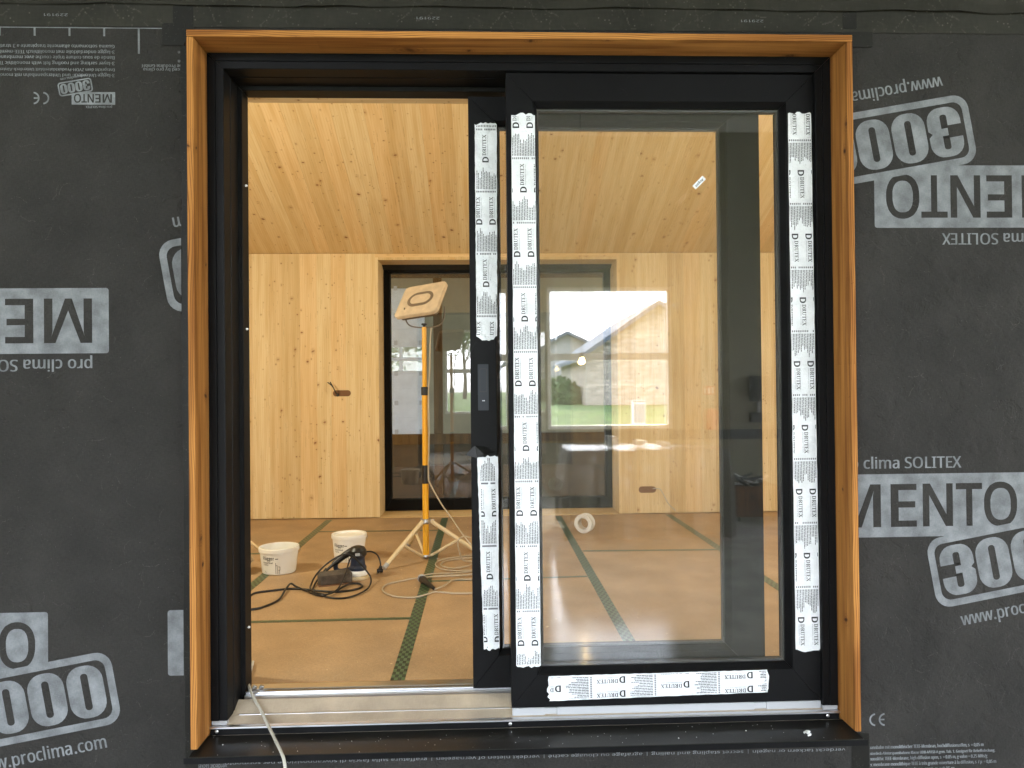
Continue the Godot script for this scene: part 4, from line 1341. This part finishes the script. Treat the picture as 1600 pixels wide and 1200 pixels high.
func build_room_things() -> void:
	strip("floor_tape", -0.312, -0.240, -0.324, BACK + 0.05, 0.050, "green checked floor tape strip running under the lamp tripod")
	strip("floor_tape", 0.560, -0.240, 0.566, BACK + 0.05, 0.050, "green checked floor tape strip running towards the white spool")
	strip("floor_tape", 1.460, -0.240, 1.440, BACK + 0.05, 0.050, "green checked floor tape strip running to the low socket hole's right")
	strip("floor_tape", -1.205, -0.240, -1.222, BACK + 0.05, 0.050, "green checked floor tape strip running past the open paint pot")
	strip("floor_tape", -1.9, -0.920, -0.340, -0.936, 0.030, "narrow cross strip of green floor tape in front of the black cord")
	strip("floor_tape", -1.196, -2.985, -0.350, -2.965, 0.030, "narrow cross strip of green floor tape behind the lidded paint pot")
	strip("floor_tape", -0.298, -1.56, 0.534, -1.60, 0.026, "narrow cross strip of green floor tape under the beige cable coil")
	strip("floor_tape", 0.592, -2.215, 1.424, -2.188, 0.034, "narrow cross strip of green floor tape in front of the white spool")
	strip("floor_tape", -2.0, -2.30, -1.24, -2.30, 0.036, "narrow cross strip of green floor tape behind the open paint pot")

	# the yellow lamp stand, switched off, tilted up at the ceiling
	work_lamp(V(-0.362, 0.0, -2.10), V(0.262, 0.025, 0.13), V(0.066, 0.200, -0.157), [deg_to_rad(233.0), deg_to_rad(353.0), deg_to_rad(113.0)], 1.38, "tilted beige work lamp on a yellow pole with cream tripod legs", false)
	# two lit lamps beyond the edges of the opening
	work_lamp(V(-2.40, 0.0, -0.75), V(-0.112, 0.0, -0.224), V(0.071, 0.226, -0.0355), [0.4, 2.5, 4.6], 1.75, "lit work lamp on a yellow stand beside the left wall", true)
	work_lamp(V(2.60, 0.0, -0.75), V(-0.125, 0.0, 0.216), V(-0.069, 0.226, -0.040), [0.9, 3.0, 5.1], 1.75, "lit work lamp on a yellow stand beside the right wall", true)

	pot("paint_pot", V(-1.155, 0.0, -1.83), 0.090, 0.103, 0.144, -0.10, false, "open white paint pot with a stirring stick leaning in it")
	pot("paint_pot", V(-0.815, 0.0, -2.09), 0.086, 0.097, 0.158, -0.28, true, "lidded white paint pot standing behind the sander")
	var st := new_st()
	tube(st, PackedVector3Array([V(-1.135, 0.015, -1.86), V(-1.52, 0.285, -1.93)]), 0.0085, 0.0085, 8)
	tag(put("stirring_stick", st, M.stick), "pale wooden stirring stick leaning out of the open paint pot", "stick")

	# orbital sander
	var s := thing("orbital_sander", V(-0.690, 0.0, -1.655), "dark blue orbital sander with a black grip standing on its pad", "sander")
	s.rotation.y = 0.15
	st = new_st()
	lathe(st, [Vector2(0, 0.0), Vector2(0.060, 0.0), Vector2(0.062, 0.004), Vector2(0.061, 0.012), Vector2(0.050, 0.016), Vector2(0, 0.016)], 32)
	put("sanding_pad", st, M.cream, s)
	st = new_st()
	lathe(st, [Vector2(0.046, 0.016), Vector2(0.050, 0.020), Vector2(0.050, 0.034), Vector2(0.044, 0.046), Vector2(0.0, 0.046)], 32)
	put("skirt", st, M.white_plastic, s)
	st = new_st()
	lathe(st, [Vector2(0.0, 0.046), Vector2(0.046, 0.046), Vector2(0.047, 0.060), Vector2(0.040, 0.072), Vector2(0.037, 0.105), Vector2(0.040, 0.120), Vector2(0.0, 0.120)], 32)
	put("motor_body", st, M.navy, s)
	st = new_st()
	lathe(st, [Vector2(0.042, 0.118), Vector2(0.047, 0.126), Vector2(0.046, 0.150), Vector2(0.036, 0.166), Vector2(0.018, 0.173), Vector2(0.0, 0.174)], 32)
	put("top_grip", st, M.black_plastic, s)
	st = new_st()
	tube(st, smooth_path([V(-0.030, 0.146, 0), V(-0.060, 0.130, 0), V(-0.095, 0.105, 0), V(-0.128, 0.078, 0)]), 0.021, 0.015, 14)
	put("rear_handle", st, M.black_plastic, s)
	st = new_st()
	tube(st, smooth_path([V(-0.112, 0.090, 0), V(-0.116, 0.066, 0), V(-0.108, 0.048, 0), V(-0.085, 0.042, 0), V(-0.040, 0.048, 0)]), 0.012, 0.014, 12)
	put("dust_pipe", st, M.navy, s)
	st = new_st()
	tube(st, smooth_path([V(-0.126, 0.080, 0), V(-0.148, 0.064, 0.004), V(-0.165, 0.050, 0.010)]), 0.0095, 0.006, 10)
	put("cord_sleeve", st, M.black_plastic, s)
	boxed("switch", V(-0.012, 0.128, 0.044), V(0.012, 0.142, 0.049), M.grey_plastic, s, 0.001)

	st = new_st()
	box(st, V(-0.085, 0.0, -0.036), V(0.085, 0.066, 0.036), 0.012, Transform3D(Basis(Vector3.UP, 0.35), V(-0.790, 0.0, -1.545)))
	var blk := thing("sanding_block", Vector3.ZERO, "worn grey sanding block lying beside the sander", "sanding block")
	put("grip", st, M.abrasive, blk)
	st = new_st()
	box(st, V(-0.087, 0.0006, -0.038), V(0.087, 0.006, 0.038), 0.001, Transform3D(Basis(Vector3.UP, 0.35), V(-0.790, 0.0, -1.545)))
	put("abrasive_sheet", st, M.hole, blk)

	var bc := cable("power_cord", [V(-1.26, 0.006, -1.28), V(-1.169, 0.006, -1.319), V(-1.146, 0.006, -1.380), V(-1.076, 0.006, -1.415), V(-1.007, 0.006, -1.441), V(-0.938, 0.006, -1.436), V(-0.864, 0.006, -1.405), V(-0.782, 0.006, -1.377), V(-0.711, 0.006, -1.377), V(-0.655, 0.006, -1.412), V(-0.635, 0.006, -1.465), V(-0.664, 0.006, -1.519), V(-0.705, 0.006, -1.520), V(-0.724, 0.008, -1.471), V(-0.745, 0.010, -1.383), V(-0.769, 0.013, -1.316), V(-0.797, 0.010, -1.293), V(-0.849, 0.006, -1.338), V(-0.964, 0.010, -1.461), V(-1.002, 0.020, -1.487), V(-1.005, 0.014, -1.401), V(-0.997, 0.006, -1.249), V(-1.033, 0.006, -1.142), V(-1.077, 0.006, -1.100), V(-1.24, 0.006, -1.06)], 0.0052, M.black_plastic, "long black power cord snaking over the paper from the sander")
	bc.set_meta("group", "cables lying in the room")
	var lp := cable("power_cord", [V(-0.853, 0.060, -1.632), V(-0.866, 0.045, -1.612), V(-0.880, 0.025, -1.580), V(-0.885, 0.008, -1.500), V(-0.866, 0.006, -1.391), V(-0.815, 0.007, -1.311), V(-0.729, 0.006, -1.255), V(-0.659, 0.006, -1.275), V(-0.606, 0.008, -1.375), V(-0.596, 0.012, -1.470), V(-0.604, 0.030, -1.540), V(-0.632, 0.065, -1.560), V(-0.675, 0.108, -1.575), V(-0.713, 0.136, -1.585), V(-0.753, 0.142, -1.585), V(-0.802, 0.122, -1.575), V(-0.853, 0.085, -1.560), V(-0.887, 0.046, -1.530), V(-0.898, 0.016, -1.490), V(-0.884, 0.012, -1.410), V(-0.837, 0.014, -1.329), V(-0.775, 0.016, -1.291), V(-0.742, 0.020, -1.345), V(-0.736, 0.030, -1.440), V(-0.729, 0.060, -1.520), V(-0.724, 0.098, -1.575), V(-0.712, 0.124, -1.590), V(-0.677, 0.128, -1.68), V(-0.635, 0.121, -1.745), V(-0.603, 0.098, -1.765), V(-0.587, 0.062, -1.765), V(-0.583, 0.030, -1.755)], 0.0045, M.black_plastic, "coiled black sander cord looping over the sander with a plug")
	st = new_st()
	tube(st, PackedVector3Array([V(-0.582, 0.040, -1.757), V(-0.588, 0.012, -1.750)]), 0.007, 0.013, 12)
	tube(st, PackedVector3Array([V(-0.602, 0.014, -1.745), V(-0.570, 0.014, -1.752)]), 0.012, 0.010, 12)
	put("plug", st, M.black_plastic, lp)
	st = new_st()
	for e in [-0.006, 0.006]: tube(st, PackedVector3Array([V(-0.590 + e, 0.010, -1.745), V(-0.594 + e, 0.004, -1.724)]), 0.0024, 0.0024, 8)
	put("plug_pin", st, M.steel, lp)

	cable("lamp_cable", [V(-0.318, 1.375, -2.09), V(-0.325, 1.30, -2.085), V(-0.330, 1.12, -2.083), V(-0.338, 0.98, -2.083), V(-0.336, 0.75, -2.082), V(-0.343, 0.50, -2.082), V(-0.330, 0.44, -2.08), V(-0.267, 0.330, -2.06), V(-0.210, 0.255, -2.03), V(-0.153, 0.180, -1.99), V(-0.086, 0.105, -1.93), V(-0.03, 0.05, -1.88), V(0.02, 0.012, -1.82), V(-0.01, 0.007, -1.76), V(-0.151, 0.006, -1.708), V(-0.254, 0.006, -1.695), V(-0.321, 0.006, -1.679), V(-0.358, 0.006, -1.631), V(-0.350, 0.007, -1.590), V(-0.250, 0.010, -1.633), V(-0.148, 0.010, -1.640), V(0.03, 0.007, -1.66), V(0.05, 0.007, -1.60), V(-0.05, 0.007, -1.56), V(-0.171, 0.007, -1.555), V(-0.214, 0.010, -1.438), V(-0.258, 0.012, -1.360)], 0.0042, M.cable_beige, "thin beige cable running down the yellow lamp pole to the floor")
	cable("extension_cable", [V(-0.09, 0.165, -1.86), V(-0.134, 0.168, -1.88), V(-0.163, 0.140, -1.88), V(-0.155, 0.080, -1.89), V(-0.137, 0.022, -1.93), V(-0.088, 0.008, -1.960), V(-0.100, 0.008, -1.86), V(-0.186, 0.008, -1.800), V(-0.242, 0.008, -1.846), V(-0.262, 0.008, -1.904), V(-0.244, 0.008, -1.974), V(-0.185, 0.008, -2.020), V(-0.10, 0.008, -2.045), V(0.03, 0.006, -2.06), V(0.06, 0.006, -2.10), V(-0.05, 0.006, -2.13), V(-0.20, 0.006, -2.075), V(-0.273, 0.006, -2.010), V(-0.293, 0.006, -1.918), V(-0.274, 0.006, -1.837), V(-0.233, 0.006, -1.779), V(-0.152, 0.006, -1.751), V(0.03, 0.012, -1.74), V(0.06, 0.014, -1.69), V(-0.056, 0.012, -1.655), V(-0.148, 0.014, -1.612), V(-0.250, 0.014, -1.606), V(-0.364, 0.012, -1.585), V(-0.446, 0.006, -1.558), V(-0.513, 0.006, -1.496), V(-0.525, 0.006, -1.406), V(-0.495, 0.006, -1.325), V(-0.436, 0.006, -1.262), V(-0.351, 0.006, -1.244), V(-0.299, 0.006, -1.286), V(-0.258, 0.007, -1.330), V(-0.208, 0.006, -1.322), V(-0.136, 0.006, -1.299), V(0.05, 0.006, -1.302)], 0.0042, M.cable_beige, "beige extension cable lying in loose coils beside the tripod")
	var cp := thing("cable_connector", V(-0.305, 0.0, -1.475), "stubby black rubber cable connector lying on the green tape", "connector")
	st = new_st()
	tube(st, PackedVector3Array([V(-0.030, 0.020, -0.05), V(-0.012, 0.021, -0.01), V(0.012, 0.018, 0.05), V(0.040, 0.012, 0.10)]), 0.0200, 0.008, 14)
	put("body", st, M.black_plastic, cp)
	st = new_st()
	lathe(st, [Vector2(0.0, 0.012), Vector2(0.020, 0.012), Vector2(0.022, 0.008), Vector2(0.022, -0.004), Vector2(0.0, -0.004)], 16, Transform3D(Basis(Vector3.RIGHT, -1.1), V(-0.034, 0.022, -0.058)))
	put("flap_lid", st, M.grey_plastic, cp)

	# white spool lying on its side
	var sp := thing("tape_spool", V(0.685, 0.066, -2.80), "empty white plastic spool lying on its side on the floor", "spool")
	sp.rotation = V(0, -0.5, 0)
	st = new_st()
	var ax := Transform3D(Basis(Vector3.RIGHT, PI / 2), Vector3.ZERO)
	lathe(st, [Vector2(0.040, 0.034), Vector2(0.064, 0.034), Vector2(0.066, 0.031), Vector2(0.066, 0.026), Vector2(0.048, 0.024), Vector2(0.048, -0.024), Vector2(0.066, -0.026), Vector2(0.066, -0.031), Vector2(0.064, -0.034), Vector2(0.040, -0.034)], 36, ax)
	put("flanges", st, M.white_plastic, sp)
	st = new_st()
	lathe(st, [Vector2(0.040, -0.034), Vector2(0.040, 0.034)].duplicate(), 36, ax)
	lathe(st, [Vector2(0.038, 0.034), Vector2(0.038, -0.034)], 36, ax)
	put("core", st, M.white_plastic, sp)

	# crumpled bag at the left edge
	st = new_st()
	var bn := FastNoiseLite.new()
	bn.seed = 3; bn.frequency = 9.0
	var ring := []
	for i in 13:
		var row := []
		for k in 24:
			var th := PI * i / 12.0; var ph := TAU * k / 24
			var d := V(sin(th) * cos(ph), cos(th), sin(th) * sin(ph))
			var q := d * V(0.11, 0.075, 0.09) * (1.0 + 0.55 * bn.get_noise_3dv(d * 0.5))
			q.y = maxf(q.y, -0.068)
			row.append(q)
		ring.append(row)
	for i in 12:
		for k in 24:
			var k2 := (k + 1) % 24
			var mid: Vector3 = ring[i][k] + ring[i + 1][k2]
			quad(st, ring[i][k], ring[i][k2], ring[i + 1][k2], ring[i + 1][k], mid)
	var bag := put("crumpled_bag", st, mat(lin(0.5, 0.4, 0.26), 0.35), self, V(-1.42, 0.068, -1.80))
	tag(bag, "crumpled brown paper bag lying beside the open paint pot", "bag")

	# cable that leaves over the threshold
	cable("outdoor_cable", [V(-0.86, 0.012, -0.42), V(-0.825, 0.010, -0.26), V(-0.797, 0.011, -0.180), V(-0.771, -0.004, -0.140), V(-0.733, -0.024, -0.090), V(-0.698, -0.043, -0.038), V(-0.655, -0.062, 0.030), V(-0.620, -0.078, 0.085), V(-0.606, -0.095, 0.104), V(-0.598, -0.140, 0.112), V(-0.590, -0.24, 0.10), V(-0.580, -0.40, 0.12), V(-0.50, -0.493, 0.25), V(-0.2, -0.493, 0.5)], 0.0050, M.cable_pale, "pale grey cable coming out over the threshold and sill")
	# crumb of white sealant on the sill
	st = new_st()
	tube(st, smooth_path([V(0.984, -0.078, 0.050), V(0.996, -0.075, 0.046), V(1.000, -0.074, 0.053), V(0.990, -0.075, 0.058), V(0.998, -0.076, 0.066), V(0.988, -0.078, 0.070)]), 0.0032, 0.0028, 7)
	tag(put("sealant_crumb", st, M.white_paint), "small curl of white sealant lying on the black sill", "crumb")
	st = new_st()
	for k in 80:
		var x := rng.randf_range(-0.87, 1.13); var z := rng.randf_range(-0.03, 0.082)
		var r := rng.randf_range(0.0004, 0.0010) * (1.9 if rng.randf() < 0.06 else 1.0)
		var c := V(x, -0.0795 - 0.006 * (z + 0.036) / 0.122 + r * 0.5, z)
		box(st, c - V(r, r * 0.6, r), c + V(r, r * 0.6, r), 0.0, Transform3D.IDENTITY)
	var dust := put("plaster_dust", st, M.white_paint)
	tag(dust, "fine white plaster crumbs scattered over the black sill", "dust", "", "stuff")

# ---------------------------------------------------------------- things in the hall, seen mirrored in the glass
func build_hall_things() -> void:
	var wb := thing("workbench", V(1.62, HALL, 5.1), "workbench under a draped plastic sheet behind the photographer", "workbench")
	boxed("bench_top", V(-0.78, 0.84, -0.35), V(0.78, 0.88, 0.35), M.ply, wb)
	for x in [-0.70, 0.70]:
		for z in [-0.28, 0.28]:
			boxed("leg", V(x - 0.04, 0.0, z - 0.04), V(x + 0.04, 0.84, z + 0.04), M.ply, wb)
	var st := new_st()
	var dn := FastNoiseLite.new()
	dn.seed = 21; dn.frequency = 2.2
	var NX := 60; var NZ := 34
	var pt := func(i: int, j: int) -> Vector3:
		var x := -1.05 + 2.1 * i / NX; var v := -1.25 + 2.5 * j / NZ
		var over := maxf(absf(v) - 0.37, 0.0); var overx := maxf(absf(x) - 0.80, 0.0)
		var fold := 0.05 * sin(x * 17.0 + 3.0 * dn.get_noise_1d(x)) * clampf(over * 3.0, 0, 1)
		var z := signf(v) * minf(absf(v), 0.37) + signf(v) * (fold + over * 0.06)
		var y := 0.886 - maxf(over, overx * 1.3) * 0.98 + 0.012 * dn.get_noise_2d(x * 2.0, v * 2.0)
		return V(signf(x) * minf(absf(x), 0.80 + overx * 0.25), maxf(y, 0.01), z)
	for i in NX:
		for j in NZ:
			quad(st, pt.call(i, j), pt.call(i + 1, j), pt.call(i + 1, j + 1), pt.call(i, j + 1), V(0, 1, signf(j - NZ / 2.0) * 0.6 + 0.01))
	var sh := put("plastic_sheet", st, M.film_grey, self, V(1.62, HALL, 5.1))
	tag(sh, "grey plastic sheet draped in folds over the workbench", "sheet")
	for p in [[1.30, 5.0, 0.05, 0.11], [1.62, 5.1, 0.06, 0.06], [1.84, 4.98, 0.05, 0.05]]:
		st = new_st()
		lathe(st, [Vector2(0, 0), Vector2(p[2], 0.002), Vector2(p[2] * 1.05, p[3] * 0.9), Vector2(p[2] * 0.8, p[3]), Vector2(0, p[3])], 20)
		var tin := put("tin", st, M.white_paint, self, V(p[0], HALL + 0.90, p[1]))
		tag(tin, "white tin standing on the covered workbench", "tin", "tins on the workbench")
	# scrap crate on castors
	var cr := thing("scrap_crate", V(3.02, HALL, 5.8), "brown plywood crate on castors full of offcuts", "crate")
	for s in [[V(-0.26, 0.06, -0.22), V(0.26, 0.40, -0.205)], [V(-0.26, 0.06, 0.205), V(0.26, 0.40, 0.22)], [V(-0.26, 0.06, -0.204), V(-0.245, 0.40, 0.204)], [V(0.245, 0.06, -0.204), V(0.26, 0.40, 0.204)], [V(-0.244, 0.06, -0.204), V(0.244, 0.075, 0.204)]]:
		boxed("board", s[0], s[1], M.ply, cr)
	for x in [-0.2, 0.2]:
		for z in [-0.16, 0.16]:
			st = new_st()
			lathe(st, [Vector2(0, 0.012), Vector2(0.028, 0.012), Vector2(0.03, 0.008), Vector2(0.03, -0.008), Vector2(0.028, -0.012), Vector2(0, -0.012)], 16, Transform3D(Basis(V(0, 0, 1), PI / 2), V(x, 0.03, z)))
			put("castor", st, M.black_plastic, cr)
	for k in 9:
		st = new_st()
		var a := rng.randf_range(-1.1, 1.1)
		var l := rng.randf_range(0.3, 0.55)
		box(st, V(-l / 2, -0.012, -0.02), V(l / 2, 0.012, 0.02), 0.002, Transform3D(Basis(Vector3.UP, rng.randf() * TAU) * Basis(V(0, 0, 1), a * 0.5), V(3.02 + rng.randf_range(-0.12, 0.12), HALL + 0.40 + rng.randf_range(0.0, 0.08), 5.8 + rng.randf_range(-0.1, 0.1))))
		tag(put("offcut", st, M.dark_grey if k % 3 else M.white_paint), "%s offcut sticking out of the scrap crate" % ("dark grey" if k % 3 else "white painted"), "offcut", "%s offcuts in the scrap crate" % ("dark" if k % 3 else "white"))
	# fire extinguisher with its sign
	var fe := thing("fire_extinguisher", V(3.24, 0.40, 7.90), "red fire extinguisher hung on the hall wall", "extinguisher")
	st = new_st()
	lathe(st, [Vector2(0, 0.0), Vector2(0.075, 0.0), Vector2(0.082, 0.01), Vector2(0.082, 0.24), Vector2(0.06, 0.29), Vector2(0.025, 0.31), Vector2(0, 0.31)], 24)
	put("cylinder", st, M.red, fe)
	boxed("valve", V(-0.03, 0.31, -0.02), V(0.03, 0.36, 0.02), M.black_plastic, fe)
	st = new_st()
	tube(st, smooth_path([V(0.03, 0.335, 0), V(0.11, 0.32, 0), V(0.13, 0.2, 0), V(0.10, 0.06, 0)]), 0.01, 0.01, 8)
	put("hose", st, M.black_plastic, fe)
	var sg := thing("extinguisher_sign", V(3.25, 0.965, 7.99), "small red fire extinguisher sign on the hall wall", "sign")
	boxed("plate", V(-0.065, -0.065, 0.0), V(0.065, 0.065, 0.006), M.red, sg, 0.001)
	boxed("symbol", V(-0.045, -0.045, -0.002), V(-0.012, 0.03, -0.0005), M.white_paint, sg, 0.0)
	boxed("symbol", V(0.012, -0.045, -0.002), V(0.045, 0.045, -0.0005), M.white_paint, sg, 0.0)
	var fb := thing("fuse_box", V(3.94, 0.98, 7.95), "black fuse box mounted on the hall wall", "fuse box")
	boxed("case", V(-0.13, -0.18, -0.07), V(0.13, 0.18, 0.04), M.dark_grey, fb, 0.006)
	boxed("cover", V(-0.12, -0.15, -0.082), V(0.12, 0.15, -0.071), M.black_plastic, fb, 0.004)
	boxed("outlet", V(-0.13, -0.48, -0.06), V(0.13, -0.34, 0.04), M.dark_grey, fb, 0.006)
	boxed("conduit", V(-0.02, -0.34, 0.0), V(0.02, -0.18, 0.04), M.grey_plastic, fb, 0.004)
	# bulb hanging in the hall
	var hb := thing("hanging_bulb", V(1.20, 1.34, 6.5), "bare lit bulb hanging on a black flex in the hall", "lamp")
	st = new_st()
	tube(st, PackedVector3Array([V(0, 0.11, 0), V(0, 3.36, 0)]), 0.004, 0.004, 6)
	put("flex", st, M.black_plastic, hb)
	st = new_st()
	lathe(st, [Vector2(0, 0.12), Vector2(0.014, 0.12), Vector2(0.02, 0.10), Vector2(0.02, 0.055), Vector2(0, 0.055)], 16)
	put("lamp_holder", st, M.black_plastic, hb)
	st = new_st()
	lathe(st, [Vector2(0.012, 0.056), Vector2(0.018, 0.04), Vector2(0.032, 0.012), Vector2(0.034, -0.004), Vector2(0.026, -0.024), Vector2(0.012, -0.034), Vector2(0, -0.036)], 20)
	var em := mat(Color(1, 0.9, 0.7), 0.4)
	em.emission_enabled = true
	em.emission = Color(1, 0.85, 0.55)
	em.emission_energy_multiplier = 6.0
	put("lamp_bulb", st, em, hb)
	var ol := OmniLight3D.new()
	ol.name = "bulb_light"
	ol.light_color = Color(1, 0.85, 0.6)
	ol.light_energy = 0.02
	ol.light_size = 0.03
	ol.omni_range = 20.0
	ol.omni_attenuation = 2.0
	ol.shadow_enabled = true
	hb.add_child(ol)

	# clear film hung over the top of the hall window, crumpled
	st = new_st()
	var fnz := RandomNumberGenerator.new()
	fnz.seed = 14
	var fx := 46; var fy := 22
	var grid := []
	for i in fx + 1:
		var col := []
		for j in fy + 1:
			var x := 0.86 + 2.2 * i / fx
			var y := 2.90 - (0.42 + 0.55 * absf(sin(x * 1.9))) * j / fy - 0.10 * sin(x * 2.0)
			col.append(V(x + fnz.randf_range(-0.02, 0.02), y + fnz.randf_range(-0.015, 0.015), 7.86 + fnz.randf_range(-0.035, 0.035) - 0.05 * sin(x * 9.0)))
		grid.append(col)
	for i in fx:
		for j in fy: quad(st, grid[i][j], grid[i + 1][j], grid[i + 1][j + 1], grid[i][j + 1], V(0, 0, -1))
	tag(put("plastic_film", st, M.film), "crumpled clear plastic film hung over the hall window", "film")
	# shavings and crumbs on the floor paper
	st = new_st()
	for k in 260:
		var x := rng.randf_range(-1.7, 1.9); var z := rng.randf_range(-3.4, -0.3)
		var r := rng.randf_range(0.0010, 0.0032) * (2.2 if rng.randf() < 0.05 else 1.0)
		box(st, V(-r * rng.randf_range(0.8, 2.0), 0.0, -r), V(r, r * 0.6, r), 0.0, Transform3D(Basis(Vector3.UP, rng.randf() * TAU), V(x, 0.0002, z)))
	tag(put("wood_crumbs", st, M.stick), "pale wood crumbs scattered over the floor paper", "crumbs", "", "stuff")
